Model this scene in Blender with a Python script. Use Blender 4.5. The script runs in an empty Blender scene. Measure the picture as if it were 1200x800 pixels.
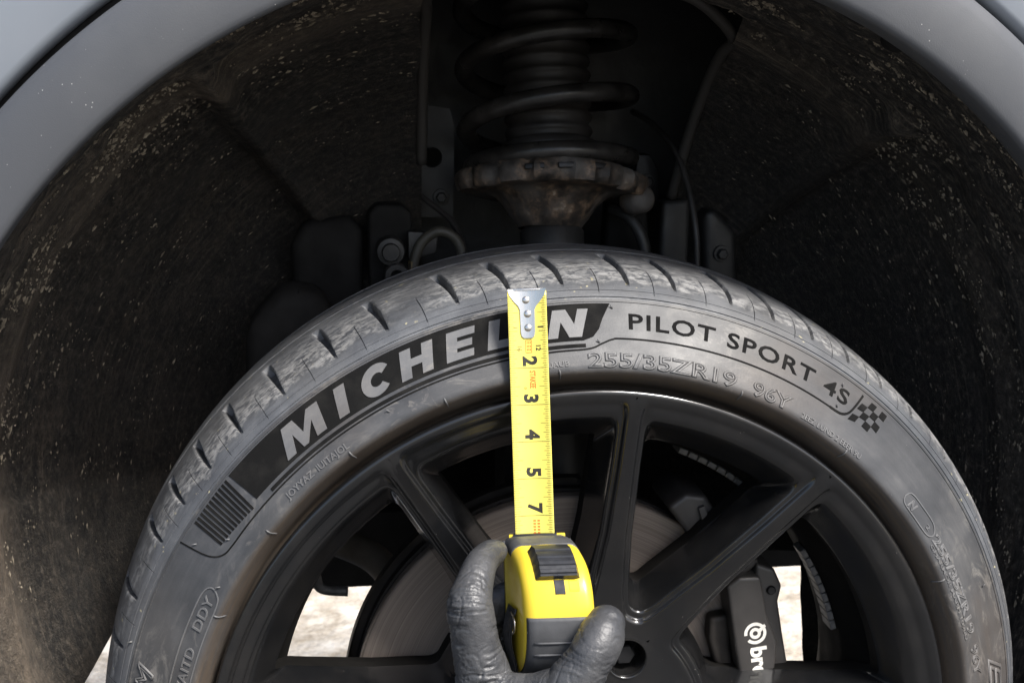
import bpy, bmesh, math, random
import numpy as np
from mathutils import Vector, Matrix, noise as mnoise

random.seed(7); rng = np.random.default_rng(7)
SC = bpy.context.scene
COL = SC.collection
HZ = 0.40                      # height of the hub above the ground
R = math.radians

# ------------------------------------------------------------------ camera, sky, sun
cam = bpy.data.cameras.new('camera')
cam.lens = 50.0; cam.sensor_width = 36.0; cam.clip_start = 0.02; cam.clip_end = 400
cam.dof.use_dof = True; cam.dof.focus_distance = 0.925; cam.dof.aperture_fstop = 18.0
co = bpy.data.objects.new('camera', cam); COL.objects.link(co)
YAW, PIT = 0.1299, 0.1961
co.location = (-0.1674, -0.873, HZ + 0.4656)
fwd = Vector((math.sin(YAW) * math.cos(PIT), math.cos(YAW) * math.cos(PIT), -math.sin(PIT)))
co.rotation_euler = fwd.to_track_quat('-Z', 'Y').to_euler()
SC.camera = co

world = bpy.data.worlds.new('World'); SC.world = world; world.use_nodes = True
SUN_DIR = Vector((0.50, -0.66, 1.00)).normalized()          # towards the sun
elev = math.asin(SUN_DIR.z); azim = math.atan2(SUN_DIR.x, SUN_DIR.y)
wn = world.node_tree; sky = wn.nodes.new('ShaderNodeTexSky')
sky.sky_type = 'NISHITA'; sky.sun_disc = False
sky.sun_elevation = elev; sky.sun_rotation = azim
sky.air_density = 1.0; sky.dust_density = 3.0; sky.ozone_density = 1.0
bg = wn.nodes['Background']; bg.inputs['Strength'].default_value = 0.062
wn.links.new(sky.outputs[0], bg.inputs['Color'])

sun = bpy.data.lights.new('sun', 'SUN'); sun.energy = 2.0; sun.angle = R(14); sun.color = (1.0, 0.97, 0.93)
so = bpy.data.objects.new('sun', sun); COL.objects.link(so); so.location = (3, -3, 5)
so.rotation_euler = SUN_DIR.to_track_quat('Z', 'Y').to_euler()

SC.view_settings.view_transform = 'Standard'; SC.view_settings.look = 'None'
SC.view_settings.exposure = 1.8; SC.view_settings.gamma = 1.0

# ------------------------------------------------------------------ helpers
def link(name, me, parent=None, mat=None, loc=None, label=None, cat=None, group=None, kind=None):
    o = bpy.data.objects.new(name, me); COL.objects.link(o)
    if mat is not None and me is not None and not me.materials: me.materials.append(mat)
    if parent is not None: o.parent = parent
    if loc is not None: o.location = loc
    if label: o['label'] = label
    if cat: o['category'] = cat
    if group: o['group'] = group
    if kind: o['kind'] = kind
    return o

def mk(name, V, F, mat, parent=None, smooth=True, sharp=None, **kw):
    me = bpy.data.meshes.new(name)
    me.from_pydata([tuple(map(float, v)) for v in V], [], [tuple(map(int, f)) for f in F])
    if smooth:
        me.polygons.foreach_set('use_smooth', [True] * len(me.polygons))
        if sharp is not None: me.set_sharp_from_angle(angle=R(sharp))
    me.update()
    return link(name, me, parent, mat, **kw)

def empty(name, loc, **kw):
    return link(name, None, None, None, loc=loc, **kw)

def comb(*parts):
    V, F = [], []
    for v, f in parts:
        n = len(V); V += [tuple(p) for p in v]; F += [tuple(i + n for i in q) for q in f]
    return V, F

def lathe(prof, n=96, a0=0.0, a1=2 * math.pi, cx=0.0, cz=0.0):
    """profile of (radius, y) swept about the Y axis"""
    full = abs(a1 - a0 - 2 * math.pi) < 1e-6
    m = n if full else n + 1
    V, F = [], []
    for i in range(m):
        a = a0 + (a1 - a0) * i / n
        for r, y in prof: V.append((cx + r * math.cos(a), y, cz + r * math.sin(a)))
    k = len(prof)
    for i in range(n):
        j = (i + 1) % m
        for q in range(k - 1):
            F.append((i * k + q, i * k + q + 1, j * k + q + 1, j * k + q))
    return V, F

def tube(path, rad, n=14, caps=True, up=(0, 0, 1)):
    P = [Vector(p) for p in path]; m = len(P)
    if not hasattr(rad, '__len__'): rad = [rad] * m
    V, F = [], []; side = None
    for i in range(m):
        t = (P[min(i + 1, m - 1)] - P[max(i - 1, 0)]).normalized()
        if side is None:
            side = t.orthogonal().normalized()
        else:
            side = (side - t * side.dot(t)).normalized()
        b = t.cross(side)
        for k in range(n):
            a = 2 * math.pi * k / n
            V.append(P[i] + (side * math.cos(a) + b * math.sin(a)) * rad[i])
    for i in range(m - 1):
        for k in range(n):
            F.append((i * n + k, i * n + (k + 1) % n, (i + 1) * n + (k + 1) % n, (i + 1) * n + k))
    if caps:
        F.append(tuple(range(n - 1, -1, -1))); F.append(tuple(range((m - 1) * n, m * n)))
    return V, F

def from_bm(bm):
    bm.verts.index_update()
    V = [tuple(v.co) for v in bm.verts]; F = [[v.index for v in f.verts] for f in bm.faces]
    bm.free(); return V, F

def box(x0, x1, y0, y1, z0, z1, bev=0.0, seg=2, rot=None):
    bm = bmesh.new(); bmesh.ops.create_cube(bm, size=1)
    for v in bm.verts: v.co = Vector(((v.co.x) * (x1 - x0), v.co.y * (y1 - y0), v.co.z * (z1 - z0)))
    if bev: bmesh.ops.bevel(bm, geom=bm.edges[:], offset=bev, segments=seg, affect='EDGES', profile=0.6)
    M = Matrix.Translation(((x0 + x1) / 2, (y0 + y1) / 2, (z0 + z1) / 2))
    if rot is not None: M = M @ rot
    bm.transform(M); return from_bm(bm)

def prism(poly, y0, y1, bev=0.0, seg=2):
    """poly in (x, z), extruded from y0 (front) to y1"""
    bm = bmesh.new()
    f = bm.faces.new([bm.verts.new((x, y0, z)) for x, z in poly])
    bm.normal_update()
    if f.normal.y > 0: bmesh.ops.reverse_faces(bm, faces=[f])
    r = bmesh.ops.extrude_face_region(bm, geom=[f])
    for v in [g for g in r['geom'] if isinstance(g, bmesh.types.BMVert)]: v.co.y = y1
    bmesh.ops.recalc_face_normals(bm, faces=bm.faces)
    if bev:
        ed = [e for e in bm.edges if len(e.link_faces) == 2 and e.calc_face_angle(0) > 0.5]
        bmesh.ops.bevel(bm, geom=ed, offset=bev, segments=seg, affect='EDGES', profile=0.6)
    return from_bm(bm)

def arcpts(cx, cz, r, a0, a1, n):
    return [(cx + r * math.cos(R(a0 + (a1 - a0) * i / n)), cz + r * math.sin(R(a0 + (a1 - a0) * i / n))) for i in range(n + 1)]

def crom(pts, per=8):
    P = [np.array(p, float) for p in pts]; out = []
    for i in range(len(P) - 1):
        a = P[max(i - 1, 0)]; b = P[i]; c = P[i + 1]; d = P[min(i + 2, len(P) - 1)]
        for k in range(per):
            t = k / per
            out.append(0.5 * ((2 * b) + (c - a) * t + (2 * a - 5 * b + 4 * c - d) * t * t + (3 * b - a - 3 * c + d) * t ** 3))
    out.append(P[-1]); return np.array(out)

# ------------------------------------------------------------------ materials
class NT:
    def __init__(s, name):
        s.m = bpy.data.materials.new(name); s.m.use_nodes = True
        s.t = s.m.node_tree; s.b = s.t.nodes['Principled BSDF']; s._c = None
    def n(s, kind, **kw):
        x = s.t.nodes.new(kind)
        for k, v in kw.items():
            if k in x.inputs.keys(): x.inputs[k].default_value = v
            else: setattr(x, k, v)
        return x
    def l(s, a, b): s.t.links.new(a, b)
    def coord(s, out='Object'):
        if s._c is None: s._c = s.n('ShaderNodeTexCoord')
        return s._c.outputs[out]
    def mapping(s, scale, out='Object', rot=(0, 0, 0)):
        m = s.n('ShaderNodeMapping'); m.inputs['Scale'].default_value = scale; m.inputs['Rotation'].default_value = rot
        s.l(s.coord(out), m.inputs['Vector']); return m.outputs[0]
    def noise(s, scale, detail=4, rough=0.55, vec=None, dist=0.0):
        x = s.n('ShaderNodeTexNoise'); x.inputs['Scale'].default_value = scale; x.inputs['Detail'].default_value = detail
        x.inputs['Roughness'].default_value = rough; x.inputs['Distortion'].default_value = dist
        s.l(vec if vec is not None else s.coord(), x.inputs['Vector']); return x.outputs[0]
    def vor(s, scale, vec=None, out=0):
        x = s.n('ShaderNodeTexVoronoi'); x.inputs['Scale'].default_value = scale
        s.l(vec if vec is not None else s.coord(), x.inputs['Vector']); return x.outputs[out]
    def ramp(s, fac, stops):
        x = s.n('ShaderNodeValToRGB'); e = x.color_ramp.elements
        while len(e) < len(stops): e.new(0.5)
        for q, (p, c) in zip(e, stops):
            q.position = p; q.color = (*c, 1) if len(c) == 3 else c
        s.l(fac, x.inputs[0]); return x.outputs[0]
    def val(s, fac, lo, hi, a=0.0, b=1.0):
        x = s.n('ShaderNodeMapRange'); x.inputs[1].default_value = lo; x.inputs[2].default_value = hi
        x.inputs[3].default_value = a; x.inputs[4].default_value = b
        s.l(fac, x.inputs[0]); return x.outputs[0]
    def mix(s, fac, a, b):
        x = s.n('ShaderNodeMix', data_type='RGBA')
        for sock, v in ((x.inputs[0], fac), (x.inputs[6], a), (x.inputs[7], b)):
            if isinstance(v, (int, float)): sock.default_value = v
            elif isinstance(v, tuple): sock.default_value = (*v, 1)
            else: s.l(v, sock)
        return x.outputs[2]
    def math(s, op, a, b=0.5):
        x = s.n('ShaderNodeMath', operation=op)
        for sock, v in ((x.inputs[0], a), (x.inputs[1], b)):
            if isinstance(v, (int, float)): sock.default_value = v
            else: s.l(v, sock)
        return x.outputs[0]
    def base(s, v): 
        if isinstance(v, tuple): s.b.inputs['Base Color'].default_value = (*v, 1)
        else: s.l(v, s.b.inputs['Base Color'])
    def rough(s, v):
        if isinstance(v, float): s.b.inputs['Roughness'].default_value = v
        else: s.l(v, s.b.inputs['Roughness'])
    def bump(s, h, strength=0.3, dist=0.001):
        x = s.n('ShaderNodeBump'); x.inputs['Strength'].default_value = strength; x.inputs['Distance'].default_value = dist
        s.l(h, x.inputs['Height']); s.l(x.outputs[0], s.b.inputs['Normal'])
    def set(s, **kw):
        for k, v in kw.items(): s.b.inputs[k.replace('_', ' ')].default_value = v
        return s

def simple(name, col, rough=0.5, metal=0.0, var=0.25, vscale=60, bump=0.0, bscale=400, bdist=0.0004, coat=0.0):
    t = NT(name)
    n = t.noise(vscale, 5)
    lo = tuple(c * (1 - var) for c in col); hi = tuple(min(1, c * (1 + var)) for c in col)
    t.base(t.ramp(n, [(0.3, lo), (0.7, hi)])); t.rough(t.val(t.noise(vscale * 2.3, 3), 0.3, 0.7, max(0.02, rough - 0.08), rough + 0.08))
    t.set(Metallic=metal, Coat_Weight=coat)
    if bump: t.bump(t.noise(bscale, 4), bump, bdist)
    return t.m

# tyre rubber: grey worn rubber, dust film, mud smears and scuffs following the tyre
def rubber(name, dark, mid, dusty, tread=False, guard=False):
    t = NT(name)
    uv = t.mapping((1, 1, 1), 'UV')
    streak = t.noise(1.0, 6, 0.6, t.mapping((18, 160, 1), 'UV'))
    blot = t.noise(26, 5, 0.6)
    blot2 = t.noise(9, 3, 0.5)
    fine = t.noise(900, 3, 0.6)
    c = t.ramp(t.math('ADD', t.math('MULTIPLY', streak, 0.35), t.math('MULTIPLY', blot, 0.65)), [(0.32, dark), (0.52, mid), (0.74, dusty)])
    c = t.mix(t.val(blot2, 0.42, 0.68, 0.0, 0.28), c, (dusty[0] * 1.02, dusty[1] * 0.93, dusty[2] * 0.80))
    if tread:
        mud = t.noise(1.0, 9, 0.76, t.mapping((130, 230, 1), 'UV'), 0.6)
        zone = t.noise(14, 3, 0.5)
        sv = t.n('ShaderNodeSeparateXYZ'); t.l(t.coord('UV'), sv.inputs[0])
        edge = t.math('ADD', sv.outputs[1], t.math('MULTIPLY', t.math('SUBTRACT', t.noise(1.0, 4, 0.6, t.mapping((45, 20, 1), 'UV')), 0.5), 0.030))
        band = t.math('MULTIPLY', t.val(edge, EDGE0, EDGE0 + 0.004), t.val(edge, EDGE0 + 0.022, EDGE0 + 0.050, 1.0, 0.30))
        f = t.math('MULTIPLY', t.math('MULTIPLY', t.val(mud, 0.44, 0.56), t.val(zone, 0.30, 0.50)), band)
        c = t.mix(t.math('MULTIPLY', f, 0.8), c, (0.34, 0.335, 0.325))
        spots = t.val(t.noise(150, 2, 0.5), 0.70, 0.76)
        c = t.mix(spots, c, (0.42, 0.38, 0.24))
        scr = t.noise(1.0, 4, 0.7, t.mapping((16, 620, 1), 'UV'))
        c = t.mix(t.val(scr, 0.54, 0.7, 0, 0.5), c, (0.035, 0.035, 0.038))
        worn = t.val(edge, EDGE0 - 0.002, EDGE0 + 0.003)
        c = t.mix(t.math('MULTIPLY', worn, t.val(t.noise(1.0, 6, 0.7, t.mapping((60, 210, 1), 'UV'), 0.8), 0.35, 0.65, 0.0, 0.55)), c, (0.046, 0.046, 0.047))
        t.rough(t.val(mud, 0.4, 0.7, 0.42, 0.80))
    else:
        mud = t.noise(1.0, 7, 0.7, t.mapping((30, 60, 1), 'UV'), 1.8)
        zone = t.noise(7, 3, 0.5)
        f = t.math('MULTIPLY', t.val(mud, 0.52, 0.70), t.val(zone, 0.44, 0.62))
        c = t.mix(t.math('MULTIPLY', f, 0.8), c, (0.21, 0.195, 0.175))
        brn = t.math('MULTIPLY', t.val(t.noise(5.0, 4, 0.6), 0.48, 0.62), t.val(t.noise(1.0, 5, 0.6, t.mapping((10, 90, 1), 'UV')), 0.35, 0.65, 0.3, 0.9))
        c = t.mix(t.math('MULTIPLY', brn, 0.55), c, (0.080, 0.063, 0.050))
        if guard:
          sg = t.n('ShaderNodeSeparateXYZ'); t.l(t.coord('UV'), sg.inputs[0])
          c = t.mix(t.math('MULTIPLY', t.val(sg.outputs[1], GUARD - 0.004, GUARD + 0.0015, 0.85, 0.0), t.val(t.noise(1.0, 5, 0.6, t.mapping((14, 300, 1), 'UV')), 0.3, 0.6, 0.3, 1.0)), c, (0.105, 0.080, 0.058))
        t.rough(t.val(blot, 0.3, 0.7, 0.42, 0.62))
    speck = t.val(t.vor(420), 0.035, 0.05, 1.0, 0.0)
    sel = t.val(t.noise(80, 2), 0.58, 0.66)
    c = t.mix(t.math('MULTIPLY', speck, sel), c, (0.42, 0.40, 0.36))
    t.base(c)
    h = t.math('ADD', t.math('MULTIPLY', fine, 0.5), t.math('MULTIPLY', t.noise(140, 5, 0.6), 0.8))
    t.bump(h, 0.42 if tread else 0.22, 0.0007)
    t.set(Specular_IOR_Level=0.45)
    return t.m

EDGE0 = 0.0985      # arc length on the tyre profile where the scuffed shoulder begins
GUARD = 0.0345      # arc length at the edge of the rim guard
M_SIDE = rubber('sidewall_rubber', (0.027, 0.0285, 0.0315), (0.049, 0.0505, 0.054), (0.092, 0.092, 0.093), guard=True)
M_TREAD = rubber('tread_rubber', (0.048, 0.051, 0.058), (0.084, 0.089, 0.098), (0.148, 0.153, 0.162), tread=True)
M_LETTER = rubber('letter_rubber', (0.080, 0.081, 0.084), (0.110, 0.111, 0.114), (0.150, 0.148, 0.146))
M_EMBOSS = rubber('embossed_rubber', (0.060, 0.059, 0.059), (0.095, 0.093, 0.092), (0.16, 0.155, 0.148))
t = NT('knurled_black_rubber'); t.base(t.mix(t.val(t.noise(60, 4), 0.45, 0.75), (0.0055, 0.0055, 0.0055), (0.014, 0.0135, 0.0125)))
t.rough(0.9); t.bump(t.noise(1500, 2), 0.4, 0.0004); t.set(Specular_IOR_Level=0.15); M_BLACKRUB = t.m

# satin black wheel paint with road dust
t = NT('satin_black_wheel_paint')
dust = t.val(t.noise(22, 6, 0.65), 0.42, 0.72, 0.02, 0.27)
c = t.mix(dust, (0.0060, 0.0063, 0.0070), (0.040, 0.036, 0.032))
speck = t.math('MULTIPLY', t.val(t.vor(300), 0.05, 0.08, 1.0, 0.0), t.val(t.noise(60, 2), 0.60, 0.66))
c = t.mix(speck, c, (0.30, 0.28, 0.25))
t.base(c); t.rough(t.val(t.noise(40, 5), 0.3, 0.7, 0.13, 0.24)); t.bump(t.noise(1400, 2), 0.05, 0.0002)
t.set(Specular_IOR_Level=0.6, Coat_Weight=0.2, Coat_Roughness=0.09); M_RIM = t.m
M_BARREL = simple('dusty_black_barrel', (0.006, 0.0055, 0.005), 0.8, 0, 0.5, 30, 0.1)
M_BARREL.node_tree.nodes['Principled BSDF'].inputs['Specular IOR Level'].default_value = 0.12
M_LUG = simple('black_bolt', (0.010, 0.010, 0.011), 0.4, 0.1)
M_WEIGHT = simple('grey_balance_weight', (0.16, 0.155, 0.15), 0.55, 0.3, 0.3, 200)

# brake disc: bare iron with concentric scoring
t = NT('scored_iron')
sep = t.n('ShaderNodeSeparateXYZ'); t.l(t.coord(), sep.inputs[0])
rr = t.math('SQRT', t.math('ADD', t.math('POWER', sep.outputs[0], 2.0), t.math('POWER', sep.outputs[2], 2.0)))
cb = t.n('ShaderNodeCombineXYZ'); t.l(t.math('MULTIPLY', rr, 1500.0), cb.inputs[0]); t.l(t.math('MULTIPLY', sep.outputs[0], 2.5), cb.inputs[1]); t.l(t.math('MULTIPLY', sep.outputs[2], 2.5), cb.inputs[2])
ring = t.noise(1.0, 5, 0.6, cb.outputs[0])
c = t.ramp(ring, [(0.3, (0.17, 0.138, 0.115)), (0.7, (0.31, 0.265, 0.23))])
t.base(c); t.rough(t.val(ring, 0.3, 0.7, 0.34, 0.5)); t.set(Metallic=0.4, Anisotropic=0.7); tg = t.n('ShaderNodeTangent', direction_type='RADIAL', axis='Y'); t.l(tg.outputs[0], t.b.inputs['Tangent']); t.bump(ring, 0.18, 0.0002); M_DISC = t.m
M_DISCDARK = simple('dark_disc_hat', (0.030, 0.026, 0.023), 0.6, 0.4, 0.5, 40, 0.2)
M_CALIPER = simple('grey_caliper_enamel', (0.040, 0.037, 0.035), 0.42, 0.0, 0.3, 25, 0.15, 600, 0.0003)
M_WHITE = simple('white_print', (0.74, 0.72, 0.66), 0.55, 0, 0.12, 300)
M_RUST = None
t = NT('rusty_steel')
n1 = t.noise(70, 7, 0.65); n2 = t.noise(25, 5, 0.6)
c = t.ramp(n1, [(0.36, (0.018, 0.016, 0.014)), (0.50, (0.060, 0.046, 0.035)), (0.60, (0.17, 0.115, 0.075)), (0.70, (0.40, 0.33, 0.25))])
c = t.mix(t.val(n2, 0.42, 0.62), c, (0.10, 0.092, 0.085))
t.base(c); t.rough(0.62); t.bump(n1, 0.6, 0.0016); M_RUST = t.m
M_SPRING = simple('dusty_black_coil', (0.026, 0.024, 0.022), 0.33, 0, 0.7, 45, 0.35, 160, 0.0008)
M_BOOT = simple('black_rubber_boot', (0.030, 0.027, 0.025), 0.55, 0, 0.5, 40, 0.2, 300)
M_DARKSTEEL = simple('dark_painted_steel', (0.012, 0.0115, 0.011), 0.75, 0.0, 0.6, 20, 0.4, 120, 0.0012)
M_DARKSTEEL.node_tree.nodes['Principled BSDF'].inputs['Specular IOR Level'].default_value = 0.2
M_GREYSTEEL = simple('grimy_grey_steel', (0.026, 0.025, 0.024), 0.5, 0.2, 0.5, 25, 0.3, 150, 0.0008)
M_ARM = simple('dusty_cast_arm', (0.16, 0.14, 0.115), 0.7, 0.1, 0.4, 30, 0.4, 150, 0.0008)
M_HOSE = simple('olive_rubber_hose', (0.045, 0.042, 0.033), 0.55, 0, 0.3, 60)
M_BRASS = simple('dull_brass', (0.20, 0.15, 0.08), 0.5, 0.6, 0.3, 80)

# wheel arch liner: matted black felt crusted with road grit
t = NT('gritty_felt_liner')
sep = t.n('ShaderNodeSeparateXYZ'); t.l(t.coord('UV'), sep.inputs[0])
st = t.noise(1.0, 9, 0.78, t.mapping((22, 80, 1), 'UV'), 0.2)
gr = t.noise(1.0, 7, 0.75, t.mapping((110, 260, 1), 'UV'))
big = t.noise(1.0, 5, 0.6, t.mapping((3.0, 14, 1), 'UV'), 0.5)
c = t.ramp(gr, [(0.32, (0.012, 0.012, 0.0125)), (0.49, (0.036, 0.034, 0.032)), (0.59, (0.105, 0.092, 0.076)), (0.72, (0.34, 0.29, 0.23))])
left = t.val(t.math('ADD', sep.outputs[0], t.math('MULTIPLY', big, 0.5)), 0.80, 1.25, 0.30, 1.0)      # brown coat stronger on the left than on the right
c = t.mix(t.math('MULTIPLY', t.math('MULTIPLY', t.math('MULTIPLY', t.val(st, 0.42, 0.64), t.val(t.noise(1.0, 4, 0.75, t.mapping((150, 420, 1), 'UV')), 0.38, 0.58, 0.15, 1.0)), t.val(big, 0.36, 0.58, 0.2, 1.0)), left), c, (0.20, 0.160, 0.122))
scf = t.noise(1.0, 6, 0.7, t.mapping((7, 420, 1), 'UV'), 0.15)
c = t.mix(t.math('MULTIPLY', t.val(scf, 0.56, 0.66), t.val(big, 0.40, 0.60, 0.15, 0.8)), c, (0.25, 0.21, 0.165))
bandm = t.math('MULTIPLY', t.val(t.math('ABSOLUTE', t.math('SUBTRACT', t.math('ADD', sep.outputs[1], t.math('MULTIPLY', big, 0.05)), 0.245)), 0.0, 0.028, 1.0, 0.0), left)
c = t.mix(t.math('MULTIPLY', bandm, t.val(t.noise(1.0, 6, 0.75, t.mapping((70, 160, 1), 'UV')), 0.34, 0.62, 0.1, 0.85)), c, (0.24, 0.19, 0.142))
c = t.mix(t.val(t.math('ADD', sep.outputs[1], t.math('MULTIPLY', big, 0.06)), 0.22, 0.34, 0.0, 0.62), c, (0.016, 0.0155, 0.015))      # colour darker towards the inner wall
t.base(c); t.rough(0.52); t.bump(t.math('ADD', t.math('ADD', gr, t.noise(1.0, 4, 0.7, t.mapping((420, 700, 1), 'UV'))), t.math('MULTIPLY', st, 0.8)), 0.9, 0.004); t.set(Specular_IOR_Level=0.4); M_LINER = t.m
t = NT('pale_road_grit'); t.base(t.ramp(t.noise(60, 2), [(0.3, (0.10, 0.083, 0.064)), (0.62, (0.42, 0.36, 0.27))])); t.rough(0.9); M_GRIT = t.m

# body paint
t = NT('slate_grey_paint')
c = t.mix(t.val(t.noise(14, 5), 0.4, 0.7), (0.070, 0.0735, 0.081), (0.088, 0.091, 0.097))
sp = t.math('MULTIPLY', t.val(t.vor(260), 0.06, 0.10, 1.0, 0.0), t.val(t.noise(60, 2), 0.56, 0.62))
c = t.mix(sp, c, (0.45, 0.44, 0.42))
t.base(c); t.rough(t.val(t.noise(9, 4), 0.3, 0.7, 0.50, 0.64)); t.bump(t.noise(1300, 3), 0.25, 0.0004); t.set(Coat_Weight=0.1, Coat_Roughness=0.3); M_TRIM = t.m
t = NT('blue_grey_metallic_paint')
c = t.mix(t.val(t.noise(8, 4), 0.4, 0.7), (0.21, 0.235, 0.265), (0.25, 0.27, 0.30))
t.base(c); t.rough(0.40); t.set(Metallic=0.1, Coat_Weight=0.5, Coat_Roughness=0.08); t.bump(t.noise(40, 4), 0.05, 0.0006); M_PAINT = t.m
M_GAP = simple('black_seal', (0.010, 0.010, 0.011), 0.45)

# tape measure and glove
t = NT('yellow_blade_lacquer'); t.base(t.mix(t.val(t.noise(40, 5), 0.4, 0.7), (0.74, 0.645, 0.125), (0.67, 0.575, 0.11)))
t.rough(t.val(t.noise(90, 3), 0.3, 0.7, 0.30, 0.45)); M_BLADE = t.m
t = NT('yellow_plastic'); c = t.mix(t.val(t.noise(50, 6), 0.5, 0.8, 0, 0.5), (0.72, 0.53, 0.040), (0.52, 0.385, 0.05)); t.base(c)
t.rough(t.val(t.noise(70, 4), 0.3, 0.7, 0.26, 0.42)); t.bump(t.noise(900, 2), 0.06, 0.0002); M_YELLOW = t.m
M_GRIP = simple('grey_grip_rubber', (0.062, 0.063, 0.066), 0.52, 0, 0.25, 60, 0.25, 900, 0.0003)
M_BTN = simple('black_button_plastic', (0.020, 0.021, 0.024), 0.35, 0, 0.3, 120)
M_PRINT = simple('black_print', (0.022, 0.020, 0.014), 0.5, 0, 0.1)
M_PRINTG = simple('olive_tick_print', (0.055, 0.048, 0.014), 0.5, 0, 0.1)
M_ORANGE = simple('orange_print', (0.70, 0.16, 0.02), 0.5, 0, 0.1)
t = NT('bright_steel'); t.base((0.72, 0.68, 0.63)); t.rough(t.val(t.noise(1.0, 5, 0.6, t.mapping((900, 60, 60))), 0.3, 0.7, 0.18, 0.34)); t.set(Metallic=1.0); M_STEEL = t.m
t = NT('black_nitrile_glove')
c = t.mix(t.val(t.noise(55, 6, 0.65), 0.42, 0.72, 0, 0.75), (0.038, 0.039, 0.042), (0.088, 0.088, 0.090))
c = t.mix(t.val(t.noise(18, 4), 0.55, 0.75, 0, 0.5), c, (0.09, 0.088, 0.085))
t.base(c); t.rough(t.val(t.noise(60, 4), 0.3, 0.7, 0.32, 0.48)); 
t.bump(t.math('ADD', t.noise(420, 4, 0.6), t.math('MULTIPLY', t.noise(110, 5, 0.65, None, 1.2), 1.2)), 0.40, 0.0010); M_GLOVE = t.m
t = NT('shade_dark_ground'); c = t.ramp(t.noise(300, 4, 0.6), [(0.3, (0.045, 0.044, 0.043)), (0.7, (0.105, 0.102, 0.098))])
t.base(c); t.rough(0.9); t.bump(t.noise(220, 4), 0.6, 0.004); M_GROUND_SHADE = t.m  # dark tone stands in for shaded ground, so the rim reflects dark
t = NT('sun_pale_concrete')
c = t.ramp(t.noise(22, 9, 0.72), [(0.36, (0.30, 0.25, 0.185)), (0.5, (0.50, 0.44, 0.36)), (0.62, (0.66, 0.61, 0.53))])
t.base(c); t.rough(0.9); t.bump(t.noise(60, 6), 0.8, 0.01); M_GROUND_SUN = t.m  # concrete, its paleness standing in for strong sun behind the car

# ------------------------------------------------------------------ ground
g = 60.0; n = 24; V = []; F = []
for i in range(n + 1):
    for j in range(n + 1): V.append((-g + 2 * g * i / n, -g + 2 * g * j / n, 0))
for i in range(n):
    for j in range(n): F.append((i * (n + 1) + j, (i + 1) * (n + 1) + j, (i + 1) * (n + 1) + j + 1, i * (n + 1) + j + 1))
mk('ground', V, F, M_GROUND_SHADE, None, False, kind='structure')
V, F = box(-20, 20, 0.55, 9.0, -0.05, 0.012, 0.006); mk('ground_sun_slab', V, F, M_GROUND_SUN, None, False, kind='structure')  # slab added over the ground, its pale colour painting the sunlit part

# ------------------------------------------------------------------ car body round the wheel
ACX, ACZ = -0.0234, 0.1174          # centre of the arch, hub-relative
car = empty('car_body', (0, 0, HZ), label='slate grey car fender with raised arch trim over the wheel', cat='car')
trim_prof = [(0.4200, 0.012), (0.4150, 0.006), (0.4128, -0.004), (0.4122, -0.016), (0.4122, -0.0255), (0.4129, -0.0280), (0.4145, -0.0296),
             (0.4175, -0.0306), (0.4225, -0.0314), (0.4300, -0.0322), (0.4400, -0.0322), (0.4490, -0.0310), (0.4540, -0.0296), (0.4572, -0.0272), (0.4588, -0.0240), (0.4590, -0.0190), (0.4580, -0.004)]
def crown(x, y): return 0.25 * ((x - ACX) ** 2 - 0.06) * min(1.0, max(0.0, (0.06 - y) / 0.06))     # the body side bows outward in plan
def crowned(VF): return [(x, y + crown(x, y), z) for x, y, z in VF[0]], VF[1]
V, F = crowned(lathe(trim_prof, 260, R(-35), R(215), ACX, ACZ))
mk('arch_trim', V, F, M_TRIM, car, sharp=60, label='satin slate grey wheel arch trim')
V, F = crowned(lathe([(0.4580, 0.004), (0.4620, 0.0035), (0.4670, 0.004)], 160, R(-35), R(215), ACX, ACZ))
mk('trim_seal', V, F, M_GAP, car)
V, F = crowned(lathe([(0.4655, 0.010), (0.4645, -0.004), (0.4650, -0.0125), (0.4672, -0.0165), (0.4710, -0.0180), (0.50, -0.0195), (0.56, -0.020), (0.64, -0.014), (0.74, 0.01)], 200, R(-35), R(215), ACX, ACZ))
mk('fender', V, F, M_PAINT, car, sharp=60, label='blue-grey metallic fender panel')
# closed box added behind the liner to block sky light from the well
V, F = comb(box(-0.56, 0.50, 0.0, 0.44, 0.60, 0.615), box(-0.56, 0.50, 0.425, 0.44, 0.10, 0.60), box(-0.56, -0.545, 0.0, 0.425, 0.0, 0.60), box(0.485, 0.50, 0.0, 0.425, 0.0, 0.60))
mk('light_block_box', V, F, M_DARKSTEEL, car, False)

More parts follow.
